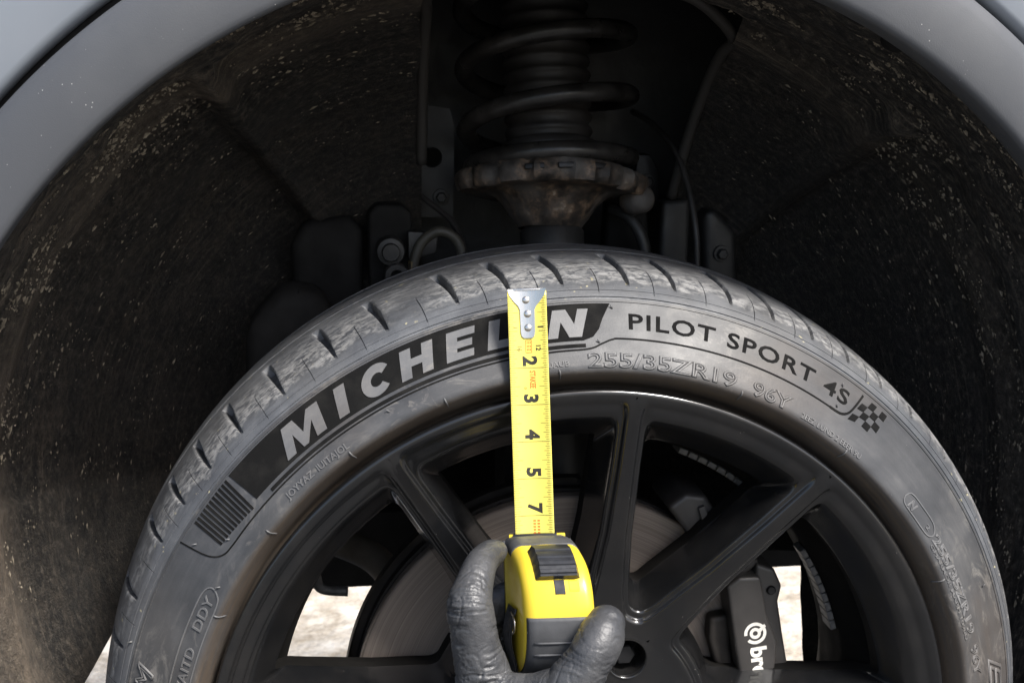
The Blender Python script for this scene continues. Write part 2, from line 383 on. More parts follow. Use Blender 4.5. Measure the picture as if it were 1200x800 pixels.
# ------------------------------------------------------------------ wheel arch liner
liner = empty('wheel_arch_liner', (0, 0, HZ), label='black felt wheel arch liner caked with pale road grit', cat='arch liner')
lp = crom([(0.4135, -0.020), (0.4170, -0.004), (0.4260, 0.004), (0.4270, 0.03), (0.4240, 0.10), (0.4080, 0.17), (0.3640, 0.238), (0.2700, 0.285), (0.12, 0.300)], 9)
NA = 340; a0, a1 = R(-62), R(206)
seg = np.concatenate([[0], np.cumsum(np.hypot(*np.diff(lp, axis=0).T))])
bm = bmesh.new(); uvl = bm.loops.layers.uv.new('UVMap')
grid = []
def fold(deg, y, r):
    """pressed ribs and steps of the liner"""
    k = 0.0
    k += 0.018 * math.exp(-((deg - 124) / 1.5) ** 2) * (0.15 < y < 0.32)
    k -= 0.012 * (deg > 126) * (deg < 178) * max(0, min(1, (y - 0.19) / 0.02))
    k -= 0.010 * math.exp(-((deg - 131) / 4.5) ** 2) * max(0, min(1, (y - 0.10) / 0.06))
    k += 0.014 * math.exp(-((deg - 47) / 1.8) ** 2) * (y > 0.14)
    k -= 0.010 * (deg < 44) * max(0, min(1, (y - 0.18) / 0.02))
    k -= 0.014 * math.exp(-((deg - 38) / 5.0) ** 2) * max(0, min(1, (y - 0.12) / 0.06))
    k += 0.0050 * math.sin(y * 2 * math.pi / 0.046 + 0.8) * (0.02 < y < 0.26) * (1 + 0.5 * math.sin(deg * 0.11))
    k += 0.006 * math.exp(-((y - 0.115) / 0.006) ** 2)
    k += 0.004 * math.exp(-((y - 0.055) / 0.004) ** 2)
    k -= 0.012 * math.exp(-((deg - 160) / 6.0) ** 2) * max(0, min(1, (y - 0.2) / 0.05))
    return k
for i in range(NA + 1):
    a = a0 + (a1 - a0) * i / NA; row = []
    for j, (r, y) in enumerate(lp):
        w = min(1.0, max(0.0, (y - 0.012) / 0.05))
        nz = mnoise.fractal(Vector((math.cos(a) * r * 22, math.sin(a) * r * 22, y * 24)), 1.0, 2.0, 5) * 0.0035 * w
        nz += mnoise.noise(Vector((math.degrees(a) * 0.35, y * 95, 2.0))) * 0.0022 * w
        d = nz - fold(math.degrees(a), y, r) * w
        # direction: mostly radial on the tunnel, axial on the back wall
        q = min(1, max(0, (y - 0.15) / 0.13)); rr_ = r + d * (1 - q); yy = y + d * q
        xx = ACX + rr_ * math.cos(a); row.append(bm.verts.new((xx, yy + crown(xx, y), ACZ + rr_ * math.sin(a))))
    grid.append(row)
for i in range(NA):
    for j in range(len(lp) - 1):
        f = bm.faces.new((grid[i][j], grid[i][j + 1], grid[i + 1][j + 1], grid[i + 1][j])); f.smooth = True
        for lo, (ii, jj) in zip(f.loops, ((i, j), (i, j + 1), (i + 1, j + 1), (i + 1, j))):
            lo[uvl].uv = ((a0 + (a1 - a0) * ii / NA) * 0.42, seg[jj])
for pco, pno in (((-0.090, 0, 0), (1, 0, 0)), ((0.0585, 0, 0), (1, 0, -0.167)), ((0, 0.165, 0), (0, 1, 0)), ((0.245, 0, 0), (1, 0, 0)), ((0, 0, 0.035), (0, 0, 1)), ((-0.329, 0, 0.036), (0.83, 0, -0.55))):
    bmesh.ops.bisect_plane(bm, geom=bm.verts[:] + bm.edges[:] + bm.faces[:], plane_co=pco, plane_no=pno, dist=1e-6)
def opening(c): return (-0.090 < c.x < 0.0585 + 0.167 * c.z and c.y > 0.165 and c.z > 0.05) or (0.0 < c.x < 0.245 and c.z < 0.035) or (c.x < -0.1 and c.z < 0.12 and (c.x + 0.329) * 0.83 - (c.z - 0.036) * 0.55 > 0)
kill = [f for f in bm.faces if opening(f.calc_center_median())]
bmesh.ops.delete(bm, geom=kill, context='FACES')
me = bpy.data.meshes.new('liner_shell'); bm.to_mesh(me); bm.free()
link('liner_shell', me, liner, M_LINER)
# rolled hem round the strut opening
def on_liner(x_of_z, y):
    r = np.interp(y, lp[:, 1], lp[:, 0]); z = 0.45
    for _ in range(12):
        x = x_of_z(z); z = ACZ + math.sqrt(max(1e-6, r * r - (x - ACX) ** 2))
    return (x_of_z(z), y, z)
hem = [on_liner(lambda z: -0.090, y) for y in (0.284, 0.268, 0.250, 0.230, 0.210, 0.190)] + [on_liner(lambda z, q=q: q, 0.165) for q in (-0.070, -0.03, 0.02, 0.07, 0.105)] + [on_liner(lambda z: 0.0585 + 0.167 * z, y) for y in (0.190, 0.210, 0.230, 0.250, 0.268, 0.284)]
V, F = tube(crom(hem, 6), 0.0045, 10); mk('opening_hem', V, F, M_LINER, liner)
# lower skirt of the liner, below its seam, at the front left
V = []; F = []; n = 14
sk = [( -0.520, 0.02), (-0.500, 0.10), (-0.465, 0.16), (-0.425, 0.205), (-0.385, 0.228), (-0.368, 0.236)]
for i, (x, y) in enumerate(sk):
    for j, z in enumerate((-0.035 + 0.02 * math.sin(i * 0.6), -0.06, -0.12, -0.20)): V.append((x, y + 0.004, z))
for i in range(len(sk) - 1):
    for j in range(3): F.append((i * 4 + j, i * 4 + j + 1, (i + 1) * 4 + j + 1, (i + 1) * 4 + j))
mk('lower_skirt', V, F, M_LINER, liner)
# push clips
def clip(px, y, pz, ax):
    V, F = lathe([(0.0, 0.0), (0.004, 0.0004), (0.0075, 0.0012), (0.0088, 0.003), (0.0088, 0.005)], 20)
    o = mk('push_clip', V, F, M_DARKSTEEL, liner); o.location = (px, y, pz)
    o.rotation_euler = Vector(ax).to_track_quat('-Y', 'Z').to_euler(); return o
clip(ACX + 0.419 * math.cos(R(113.5)), 0.03, ACZ + 0.419 * math.sin(R(113.5)), (0.35, -0.3, -0.85))
clip(ACX + 0.419 * math.cos(R(58)), 0.03, ACZ + 0.419 * math.sin(R(58)), (-0.5, -0.3, -0.8))
# clinging grit
tri_v = []; tri_f = []
lpi = lp; cum = seg / seg[-1]
for k in range(26000):
    a = R((rng.uniform(-12, 60) if rng.random() < 0.30 else rng.uniform(60, 190))); s = rng.beta(1.2, 2.4) * 0.80 + 0.055
    r = np.interp(s, cum, lpi[:, 0]); y = np.interp(s, cum, lpi[:, 1])
    if y > 0.16 and -0.095 < ACX + r * math.cos(a) < 0.15: continue
    if ACX + r * math.cos(a) < 0.25 and math.cos(a) > 0 and ACZ + r * math.sin(a) < 0.04: continue
    sz = 0.00030 + 0.0007 * rng.random() ** 4
    if mnoise.noise(Vector((a * 7, s * 26, 3))) < -0.02: continue
    i = min(len(lpi) - 2, max(0, np.searchsorted(cum, s) - 1))
    tr, ty = lpi[i + 1] - lpi[i]; L = math.hypot(tr, ty); nr, ny = -ty / L, tr / L
    if y > 0.20 and rng.random() < 0.55: continue
    if nr > 0: nr, ny = -nr, -ny
    if abs(nr) < 0.3 and ny > 0: nr, ny = -nr, -ny
    er = Vector((math.cos(a), 0, math.sin(a))); et = Vector((-math.sin(a), 0, math.cos(a))); ey = Vector((0, 1, 0))
    nn = er * nr + ey * ny; tt = er * (tr / L) + ey * (ty / L)
    c = Vector((ACX, 0, ACZ)) + er * r + ey * y + nn * 0.0022; c.y += crown(c.x, y)
    al = et * rng.uniform(1.0, 4.2) + tt * rng.uniform(-0.7, 0.7); be = al.cross(nn).normalized()
    b = len(tri_v)
    tri_v += [c + al * sz, c + be * sz * 0.55, c - al * sz, c - be * sz * 0.55, c + nn * sz * 0.7, c - nn * sz * 2.5]
    tri_f += [(b, b + 1, b + 4), (b + 1, b + 2, b + 4), (b + 2, b + 3, b + 4), (b + 3, b, b + 4), (b + 1, b, b + 5), (b + 2, b + 1, b + 5), (b + 3, b + 2, b + 5), (b, b + 3, b + 5)]
mk('road_grit', tri_v, tri_f, M_GRIT, liner, False, kind='stuff')

# ------------------------------------------------------------------ inner panels seen round the strut
bay = empty('inner_fender_panel', (0, 0, HZ), label='dark steel inner fender with brackets behind the coil spring', cat='body panel')
V, F = comb(box(-0.30, 0.34, 0.40, 0.41, -0.02, 0.60), box(-0.30, -0.29, 0.33, 0.40, 0.0, 0.60), box(0.33, 0.34, 0.33, 0.40, 0.0, 0.60))
mk('panel_sheet', V, F, M_GREYSTEEL, bay, False)
# tall bracket plate with hole, left of the strut
hole = arcpts(-0.079, 0.385, 0.0085, 0, 360, 20)[:-1]
bm = bmesh.new()
outer = [(-0.108, 0.335), (-0.062, 0.335), (-0.060, 0.41), (-0.064, 0.425), (-0.086, 0.428), (-0.097, 0.40)]
def loop(bm, pts, y): 
    vs = [bm.verts.new((x, y, z)) for x, z in pts]; return [bm.edges.new((vs[i], vs[(i + 1) % len(vs)])) for i in range(len(vs))]
e = loop(bm, outer, 0.318) + loop(bm, hole, 0.318)
bmesh.ops.triangle_fill(bm, edges=e, use_beauty=True)
r_ = bmesh.ops.extrude_face_region(bm, geom=bm.faces[:])
for v in [q for q in r_['geom'] if isinstance(q, bmesh.types.BMVert)]: v.co.y += 0.005
bmesh.ops.recalc_face_normals(bm, faces=bm.faces)
V, F = from_bm(bm); mk('bracket_plate', V, F, M_GREYSTEEL, bay, False)
V, F = prism([(0.095, 0.34), (0.118, 0.34), (0.118, 0.37), (0.110, 0.385), (0.098, 0.385)], 0.33, 0.345, 0.003); mk('bracket_plate', V, F, M_GREYSTEEL, bay, sharp=40)
# low panels either side, above the tyre
V, F = prism([(-0.195, 0.20), (-0.142, 0.20), (-0.138, 0.332), (-0.15, 0.342), (-0.186, 0.338), (-0.197, 0.32)], 0.268, 0.29, 0.008, 3); mk('pressed_panel', V, F, M_DARKSTEEL, bay, sharp=40)
V, F = prism([(-0.135, 0.26), (-0.10, 0.26), (-0.100, 0.345), (-0.108, 0.352), (-0.128, 0.352), (-0.135, 0.345)], 0.258, 0.29, 0.004, 3); mk('pressed_panel', V, F, M_DARKSTEEL, bay, sharp=40)
V, F = prism([(-0.235, 0.15), (-0.165, 0.15), (-0.160, 0.265), (-0.175, 0.292), (-0.205, 0.295), (-0.232, 0.262)], 0.215, 0.265, 0.016, 4); mk('pressed_panel', V, F, M_DARKSTEEL, bay, sharp=40)
V, F = prism([(0.142, 0.25), (0.172, 0.25), (0.168, 0.325), (0.150, 0.345), (0.140, 0.342)], 0.262, 0.30, 0.006, 3); mk('pressed_panel', V, F, M_GREYSTEEL, bay, sharp=40)
V, F = prism([(0.105, 0.27), (0.132, 0.27), (0.132, 0.352), (0.108, 0.35)], 0.275, 0.30, 0.005, 3); mk('pressed_panel', V, F, M_GREYSTEEL, bay, sharp=40)
# bolt boss with eye beneath it
V, F = lathe([(0.0, 0.236), (0.0065, 0.2362), (0.0072, 0.238), (0.0072, 0.2415), (0.0105, 0.242), (0.0115, 0.244), (0.0115, 0.262)], 28, cx=-0.118, cz=0.3165)
mk('bolt_boss', V, F, M_GREYSTEEL, bay, sharp=40)
V, F = lathe([(0.0040, 0.246), (0.0042, 0.241), (0.0052, 0.239), (0.0090, 0.239), (0.0102, 0.2415), (0.0102, 0.262)], 26, cx=-0.1135, cz=0.2975)
V2, F2 = lathe([(0.0, 0.252), (0.0042, 0.252)], 20, cx=-0.1135, cz=0.2975)
mk('eye_lug', *comb((V, F), (V2, F2)), M_GREYSTEEL, bay, sharp=40)
V, F = prism([(-0.104, 0.310), (-0.082, 0.314), (-0.080, 0.33), (-0.104, 0.332)], 0.246, 0.262, 0.002); mk('bracket_tab', V, F, M_GREYSTEEL, bay, sharp=40)
hp = crom([(-0.100, 0.243, 0.296), (-0.099, 0.243, 0.310), (-0.093, 0.243, 0.324), (-0.080, 0.243, 0.332), (-0.067, 0.243, 0.326), (-0.061, 0.243, 0.310), (-0.060, 0.243, 0.285)], 8)
V, F = tube(hp, 0.0042, 12); mk('brake_hose', V, F, M_HOSE, bay)
V, F = lathe([(0.0, 0.0), (0.0055, 0.0), (0.0055, 0.012), (0.0042, 0.013), (0.0042, 0.022)], 6); o = mk('hose_fitting', V, F, M_BRASS, bay, sharp=30); o.location = (-0.100, 0.243, 0.287); o.rotation_euler = (R(90), 0, 0)

def bolt(x, y, z, r=0.0055, mat=None, par=None, ax=(0, -1, 0)):
    V, F = comb(lathe([(0.0, -0.0062), (r * 0.8, -0.0060), (r, -0.0048), (r, 0.0)], 6), lathe([(r * 0.9, -0.0012), (r * 1.45, -0.0010), (r * 1.5, 0.0), (r * 1.5, 0.004)], 22))
    o = mk('bolt', V, F, mat or M_GREYSTEEL, par or bay, sharp=30); o.location = (x, y, z); o.rotation_euler = Vector(ax).to_track_quat('-Y', 'Z').to_euler(); return o
for x, y, z in ((-0.072, 0.316, 0.352), (0.107, 0.328, 0.362), (0.155, 0.260, 0.308)): bolt(x, y, z, 0.0045)
V, F = tube(crom([(0.128, 0.235, 0.26), (0.127, 0.238, 0.33), (0.120, 0.27, 0.385), (0.110, 0.32, 0.41), (0.100, 0.36, 0.42)], 8), 0.0026, 10); mk('brake_line', V, F, M_BOOT, bay)
V, F = tube(crom([(-0.054, 0.20, 0.25), (-0.058, 0.225, 0.30), (-0.066, 0.27, 0.335), (-0.100, 0.31, 0.37), (-0.104, 0.33, 0.45), (-0.09, 0.35, 0.57)], 8), 0.0024, 10); mk('sensor_cable', V, F, M_BOOT, bay)
V, F = comb(prism([(0.060, 0.27), (0.102, 0.27), (0.098, 0.345), (0.085, 0.358), (0.064, 0.352)], 0.285, 0.31, 0.005, 3)); mk('pressed_panel', V, F, M_DARKSTEEL, bay, sharp=40)
V, F = tube(crom([(0.090, 0.25, 0.27), (0.088, 0.252, 0.315), (0.078, 0.26, 0.338), (0.064, 0.275, 0.345)], 8), 0.0052, 12); mk('stabiliser_link', V, F, M_GREYSTEEL, bay)
# ------------------------------------------------------------------ suspension strut
SX, SY = 0.0100, 0.250
strut = empty('suspension_strut', (SX, SY, HZ), label='rusty suspension strut with black coil spring above the tyre', cat='suspension')
strut.rotation_euler = (R(-14), 0, 0); strut.location = (SX, SY - 0.379 * math.sin(R(14)), HZ + 0.368 - 0.379 * math.cos(R(14)))
# damper tube
def vlathe(prof, n=48):   # profile (radius, z) about the vertical
    V, F = [], []; k = len(prof)
    for i in range(n):
        a = 2 * math.pi * i / n
        for r, z in prof: V.append((r * math.cos(a), r * math.sin(a), z))
    for i in range(n):
        j = (i + 1) % n
        for q in range(k - 1): F.append((i * k + q, j * k + q, j * k + q + 1, i * k + q + 1))
    return V, F
V, F = vlathe([(0.0, 0.06), (0.024, 0.06), (0.0240, 0.30), (0.0255, 0.302), (0.0255, 0.340), (0.022, 0.345)]); mk('damper_tube', V, F, M_GREYSTEEL, strut, sharp=40)
# rusty spring seat: dished pan with a rolled, slotted rim, slightly tilted
n = 120; V = []; F = []
pan = [(0.025, -0.036), (0.027, -0.033), (0.031, -0.028), (0.0375, -0.018), (0.043, -0.011), (0.050, -0.0075), (0.060, -0.0075), (0.066, -0.0085), (0.0715, -0.0075), (0.0740, -0.003), (0.0745, 0.003), (0.0725, 0.0070), (0.068, 0.0095), (0.066, 0.006), (0.062, 0.0015), (0.046, 0.001), (0.03, 0.002), (0.0, 0.002)]
for i in range(n):
    a = 2 * math.pi * i / n
    for q, (r, z) in enumerate(pan):
        wob = 0.0010 * math.sin(5 * a + 1) + 0.0035 * mnoise.noise(Vector((math.cos(a) * 7, math.sin(a) * 7, q * 0.4)))
        sl = 0.0
        if 8 <= q <= 11: sl = -0.0042 * (math.cos(16 * a) > 0.45)
        rr = (r + (wob if r > 0.04 else 0) + sl)
        # a scalloped ear on either side
        ear = 0.004 * max(0, math.cos(2 * a)) ** 8 if 6 <= q <= 13 else 0
        V.append(((rr + ear) * math.cos(a), (rr + ear) * math.sin(a), z + (0.0015 * math.sin(3 * a) if r > 0.06 else 0)))
k = len(pan)
for i in range(n):
    j = (i + 1) % n
    for q in range(k - 1): F.append((i * k + q, j * k + q, j * k + q + 1, i * k + q + 1))
o = mk('spring_seat', V, F, M_RUST, strut, sharp=50); o.location = (0, 0, 0.379); o.rotation_euler = (R(1), R(2.5), 0)
for a in (-108, -88, -66):
    V, F = box(-0.0075, 0.0075, -0.001, 0.001, -0.0022, 0.0022, 0.0008); o = mk('seat_slot', V, F, M_GAP, strut); o.location = (0.0724 * math.cos(R(a)), 0.0724 * math.sin(R(a)), 0.3815); o.rotation_euler = (0, 0, R(a + 90))
# lobe at the right end of the seat
V, F = lathe([(0.0, -0.010), (0.008, -0.009), (0.0115, -0.005), (0.0115, 0.012), (0.009, 0.016), (0.0, 0.018)], 24); o = mk('seat_lobe', V, F, M_RUST, strut, sharp=50); o.location = (0.071, -0.004, 0.365); o.rotation_euler = (0, R(20), R(20))
# bellows boot
prof = [(0.034, 0.400)]
z = 0.4005; prof += [(0.0375, 0.402), (0.0375, 0.411), (0.033, 0.413)]
z = 0.414
while z < 0.60:
    prof += [(0.0315, z), (0.0345, z + 0.0035), (0.0352, z + 0.0055), (0.0345, z + 0.0075)]; z += 0.0112
V, F = vlathe(prof, 64); mk('dust_boot', V, F, M_BOOT, strut)
V, F = vlathe([(0.0, 0.395), (0.0115, 0.395), (0.0115, 0.42)], 24); mk('piston_rod', V, F, M_GREYSTEEL, strut)
# coil spring
pts = []; rads = []
for i in range(420):
    f = i / 419; a = 2 * math.pi * 4.6 * f + R(150)
    rr = 0.0655 - 0.004 * max(0, 1 - f * 5) + 0.0015 * f
    zc = 0.3925 + (0.005 * f * 4.6 if f * 4.6 < 0.5 else 0.0025 + (f * 4.6 - 0.5) * 0.0490)
    pts.append((rr * math.cos(a), rr * math.sin(a), zc)); rads.append(0.0076)
V, F = tube(pts, rads, 14); mk('coil_spring', V, F, M_SPRING, strut)

# ------------------------------------------------------------------ hub carrier, control arm behind the wheel
kn = empty('steering_knuckle', (0, 0, HZ), label='dark cast knuckle and dusty control arm behind the brake disc', cat='suspension')
V, F = comb(lathe([(0.0, 0.17), (0.06, 0.17), (0.065, 0.15), (0.065, 0.128)], 40), box(-0.035, 0.045, 0.20, 0.26, -0.06, 0.30, 0.01), box(-0.04, 0.04, 0.15, 0.24, -0.05, 0.05, 0.01))
mk('knuckle_casting', V, F, M_DARKSTEEL, kn, sharp=40)
ap = crom([(-0.05, 0.22, -0.10), (-0.085, 0.25, -0.05), (-0.108, 0.28, 0.0), (-0.125, 0.295, 0.035), (-0.155, 0.31, 0.052), (-0.22, 0.36, 0.058), (-0.32, 0.44, 0.06)], 8)
V, F = tube(ap, [0.013] * len(ap), 16); mk('control_arm', V, F, M_ARM, kn)
V, F = comb(box(-0.40, 0.12, 0.38, 0.42, 0.055, 0.12, 0.01), box(-0.52, 0.46, 0.40, 0.438, 0.07, 0.14, 0.012)); mk('subframe', V, F, M_DARKSTEEL, kn, sharp=40)
V, F = tube(crom([(-0.185, 0.21, 0.085), (-0.183, 0.21, 0.062), (-0.178, 0.21, 0.052), (-0.158, 0.21, 0.049)], 6), 0.0042, 10); mk('wire_clip', V, F, M_WEIGHT, kn)

# ------------------------------------------------------------------ wheel
wheel = empty('wheel', (0, 0, HZ), label='satin black spoked alloy wheel with worn low-profile tyre', cat='wheel')

# --- tyre profile -------------------------------------------------
ctrl = [(0.2500, 0.030), (0.2545, 0.0270), (0.2580, 0.0200), (0.2615, 0.0138), (0.2650, 0.0078), (0.2680, 0.0036), (0.2700, 0.0024), (0.2735, 0.0036), (0.2790, 0.0070), (0.285, 0.011), (0.295, 0.018), (0.305, 0.025), (0.314, 0.032), (0.321, 0.041), (0.3265, 0.054), (0.330, 0.075), (0.332, 0.100), (0.3325, 0.125), (0.332, 0.150), (0.329, 0.180), (0.322, 0.210), (0.306, 0.229), (0.285, 0.240), (0.262, 0.238), (0.250, 0.222)]
prof = crom(ctrl, 14)
s_all = np.concatenate([[0], np.cumsum(np.hypot(*np.diff(prof, axis=0).T))])
def s_at_y(y): # monotone part, front to crown
    k = np.argmax(prof[:, 1] > 0.2); j0 = np.argmin(prof[:k, 1]); return np.interp(y, prof[j0:k, 1], s_all[j0:k])
def s_at_r(r):
    j0 = 0; k = np.argmax(prof[:, 0]); return np.interp(r, prof[j0:k, 0], s_all[j0:k])
def P_at(s): return np.interp(s, s_all, prof[:, 0]), np.interp(s, s_all, prof[:, 1])
def N_at(s):
    r1, y1 = P_at(s - 0.0012); r2, y2 = P_at(s + 0.0012)
    tr, ty = r2 - r1, y2 - y1; L = np.hypot(tr, ty) + 1e-12
    return ty / L, -tr / L
# rows: base spacing plus fine rows round the mould lines
sS, sE = s_all[0], s_all[-1]
lines = [(s_at_r(0.3128), 0.0007, 0.0008), (s_at_r(0.3104), 0.0005, -0.0005), (s_at_r(0.3168), 0.0005, 0.0004), (s_at_y(0.1195), 0.0022, 0.0060), (s_at_y(0.168), 0.005, 0.0065)]
rows = list(np.arange(sS, sE, 0.0030))
rows += list(np.arange(s_at_y(0.034), s_at_y(0.118), 0.0016))
for c, w, d in lines: rows += [c - 1.7 * w, c - 1.05 * w, c - 0.75 * w, c, c + 0.75 * w, c + 1.05 * w, c + 1.7 * w]
rows = np.array(sorted(rows)); rows = rows[np.concatenate([[True], np.diff(rows) > 0.00012])]
# sipe angles (bottom ends), measured round the visible arc then continued
vis = [165.0, 158.7, 151.1, 145.8, 140.5, 134.9, 128.2, 120.8, 114.0, 105.2, 99.0, 92.7, 84.8, 79.0, 71.8, 66.1, 60.5, 55.0, 49.5, 43.8, 36.6, 30.8]
sip = list(vis); a = vis[-1]; pitches = [5.6, 6.6, 5.9, 7.2, 6.1, 5.5]; k = 0
while a - pitches[k % 6] > vis[0] - 360 + 4.5: a -= pitches[k % 6]; sip.append(a); k += 1
sip = sorted([x % 360 for x in sip])
cols = []                      # (theta_deg, kind, signed offset in mm, index)
for i, th in enumerate(sip):
    nx = sip[(i + 1) % len(sip)] + (360 if i == len(sip) - 1 else 0)
    for m in (-1.25, -0.95, -0.62, 0.0, 0.62, 0.95, 1.25): cols.append((th, 's', m, i))
    mid = th + (nx - th) * 0.46
    for m in (-1.0, -0.7, 0.0, 0.7, 1.0): cols.append((mid, 'f', m, i))
    for f in (0.14, 0.24, 0.35, 0.57, 0.68, 0.79, 0.89): cols.append((th + (nx - th) * f, 'n', 0.0, i))
# order by nominal angle
def nominal(c): return c[0] + math.degrees({'s': 0.0026, 'f': 0.0003, 'n': 0}[c[1]] * c[2] / 0.33)
cols.sort(key=nominal)
nR, nC = len(rows), len(cols)
y38, y112 = s_at_y(0.0385), s_at_y(0.1020)
r0, yy0 = P_at(rows); nr_, ny_ = N_at(rows)
disp_line = np.zeros(nR)
for c, w, d in lines: disp_line -= d * np.clip((1.05 * w - np.abs(rows - c)) / (0.30 * w), 0, 1)
tS = np.clip((rows - y38) / (y112 - y38), 0, 1)             # 0 at the sidewall end, 1 at the tread end of a sipe
inS = np.clip((rows - y38) / 0.006, 0, 1) * np.clip((y112 - rows) / 0.0022, 0, 1)
depS = inS * (0.0022 + 0.0050 * np.clip(tS * 2.2, 0, 1))
halfS = 0.0014 + 0.0019 * np.clip(tS * 1.5, 0, 1)            # half width in metres
y36, y70 = s_at_y(0.0335), s_at_y(0.062)
inF = np.clip((rows - y36) / 0.002, 0, 1) * np.clip((y70 - rows) / 0.004, 0, 1) * 0.0009
shear = np.where(rows > y36, 0, 0) + np.clip((rows - y38) / (y112 - y38), 0.0, 1.3) ** 1.4 * np.sign(np.clip((rows - y38), 0, 1)) * 1.45
shear *= np.clip((s_at_y(0.20) - rows) / 0.05, 0, 1)
V = np.zeros((nC, nR, 3)); UV = np.zeros((nC, nR, 2))
for ci, (th, kd, m, idx) in enumerate(cols):
    if kd == 's': off = halfS * m; dep = depS * (1.0 if abs(m) < 0.7 else (0.0 if abs(m) > 1.1 else 0.10))
    elif kd == 'f': off = np.full(nR, 0.00032) * m; dep = inF * (1.0 if abs(m) < 0.8 else 0.0)
    else: off = 0 * rows; dep = 0 * rows
    lim = np.clip((rows - s_at_r(0.300)) / 0.02, 0, 1)        # columns straighten out down the sidewall
    ang = np.radians(th + shear) + off / 0.325
    # edge nicks in the worn tread
    d = disp_line - dep
    rr = r0 + nr_ * d; yy = yy0 + ny_ * d
    V[ci, :, 0] = rr * np.cos(ang); V[ci, :, 1] = yy; V[ci, :, 2] = rr * np.sin(ang)
    UV[ci, :, 0] = np.radians(th) * 0.32 + off; UV[ci, :, 1] = rows
sSplit = int(np.searchsorted(rows, s_at_r(0.3112)))
sBack = int(np.searchsorted(rows, s_at_y(0.196)))
def tyre_mesh(name, j0, j1, mat, parent):
    Vv = V[:, j0:j1 + 1].reshape(-1, 3); k = j1 - j0 + 1
    I, J = np.meshgrid(np.arange(nC), np.arange(k - 1), indexing='ij'); I2 = (I + 1) % nC
    Fq = np.stack([I * k + J, I2 * k + J, I2 * k + J + 1, I * k + J + 1], -1).reshape(-1, 4)
    uvs = UV[:, j0:j1 + 1].reshape(-1, 2)
    me = bpy.data.meshes.new(name); me.from_pydata(Vv.tolist(), [], Fq.tolist())
    ul = me.uv_layers.new(name='UVMap')
    U_ = uvs[Fq.reshape(-1)].copy().reshape(-1, 4, 2)
    wrap = (np.ptp(U_[:, :, 0], axis=1) > 0.5); U_[wrap, :, 0] = np.where(U_[wrap, :, 0] < 0.5, U_[wrap, :, 0] + 2 * math.pi * 0.32, U_[wrap, :, 0])
    ul.data.foreach_set('uv', U_.reshape(-1))
    me.polygons.foreach_set('use_smooth', [True] * len(me.polygons)); me.set_sharp_from_angle(angle=R(42)); me.update()
    return link(name, me, parent, mat)
tyre = tyre_mesh('tyre', 0, sSplit, M_SIDE, wheel); tyre['label'] = 'worn low-profile tyre with dusty grey sidewall'
tyre_mesh('tread', sSplit, nR - 1, M_TREAD, tyre)

# --- anything that lies on the sidewall: (theta_deg, radius, height) -> point
def on_tyre(th, r, h):
    s = s_at_r(np.asarray(r, float)); rr, yy = P_at(s); nr, ny = N_at(s)
    rr = rr + nr * h; yy = yy + ny * h; a = np.radians(th)
    return np.stack([rr * np.cos(a), yy, rr * np.sin(a)], -1)

def grid_cut(bm, du, dv):
    us = [v.co.x for v in bm.verts]; vs = [v.co.y for v in bm.verts]
    for ax, lo, hi, st in ((0, min(us), max(us), du), (1, min(vs), max(vs), dv)):
        n = int((hi - lo) / st)
        for k in range(1, n + 1):
            p = [0, 0, 0]; p[ax] = lo + (hi - lo) * k / (n + 1); no = [0, 0, 0]; no[ax] = 1
            bmesh.ops.bisect_plane(bm, geom=bm.verts[:] + bm.edges[:] + bm.faces[:], plane_co=p, plane_no=no, dist=1e-7)

def emboss(name, bm, mapper, h, mat, parent, drop=0.0004, uvscale=True):
    """flat 2D mesh -> raised shape on a curved surface, with side walls"""
    bm.normal_update()
    for f in bm.faces:
        if f.normal.z < 0: f.normal_flip()
    bedges = [e for e in bm.edges if len(e.link_faces) == 1]
    bm.verts.index_update()
    P2 = np.array([v.co[:2] for v in bm.verts]); top = mapper(P2, h); n = len(P2)
    Fc = [[v.index for v in f.verts] for f in bm.faces]
    low = mapper(P2, -drop); Vt = top.tolist(); mp = {}
    def lowi(i):
        if i not in mp: mp[i] = len(Vt); Vt.append(low[i].tolist())
        return mp[i]
    for e in bedges:
        f = e.link_faces[0]; lo = [l for l in f.loops if l.edge == e][0]; a = lo.vert.index; b = lo.link_loop_next.vert.index
        Fc.append([b, a, lowi(a), lowi(b)])
    uvp = list(P2.tolist()) + [None] * (len(Vt) - n)
    for i, k in mp.items(): uvp[k] = P2[i].tolist()
    bm.free()
    me = bpy.data.meshes.new(name); me.from_pydata(Vt, [], Fc)
    ul = me.uv_layers.new(name='UVMap'); idx = np.zeros(len(me.loops), int); me.loops.foreach_get('vertex_index', idx)
    ul.data.foreach_set('uv', np.array(uvp)[idx].reshape(-1))
    me.update(); return link(name, me, parent, mat)

def bm_text(txt, size, bold=0.0, spacing=1.0, shear=0.0, outline=0.0, align='LEFT'):
    cu = bpy.data.curves.new('txt', 'FONT'); cu.body = txt; cu.size = size; cu.space_character = spacing; cu.shear = shear
    cu.offset = bold * size; cu.resolution_u = 3; cu.align_x = align
    if outline: cu.fill_mode = 'NONE'; cu.bevel_depth = outline; cu.bevel_resolution = 1
    ob = bpy.data.objects.new('txt', cu); COL.objects.link(ob)
    dg = bpy.context.evaluated_depsgraph_get(); dg.update()
    me = bpy.data.meshes.new_from_object(ob.evaluated_get(dg)); bm = bmesh.new(); bm.from_mesh(me)
    bpy.data.objects.remove(ob); bpy.data.meshes.remove(me); bpy.data.curves.remove(cu)
    if not outline: bmesh.ops.remove_doubles(bm, verts=bm.verts, dist=size * 1e-4)
    return bm

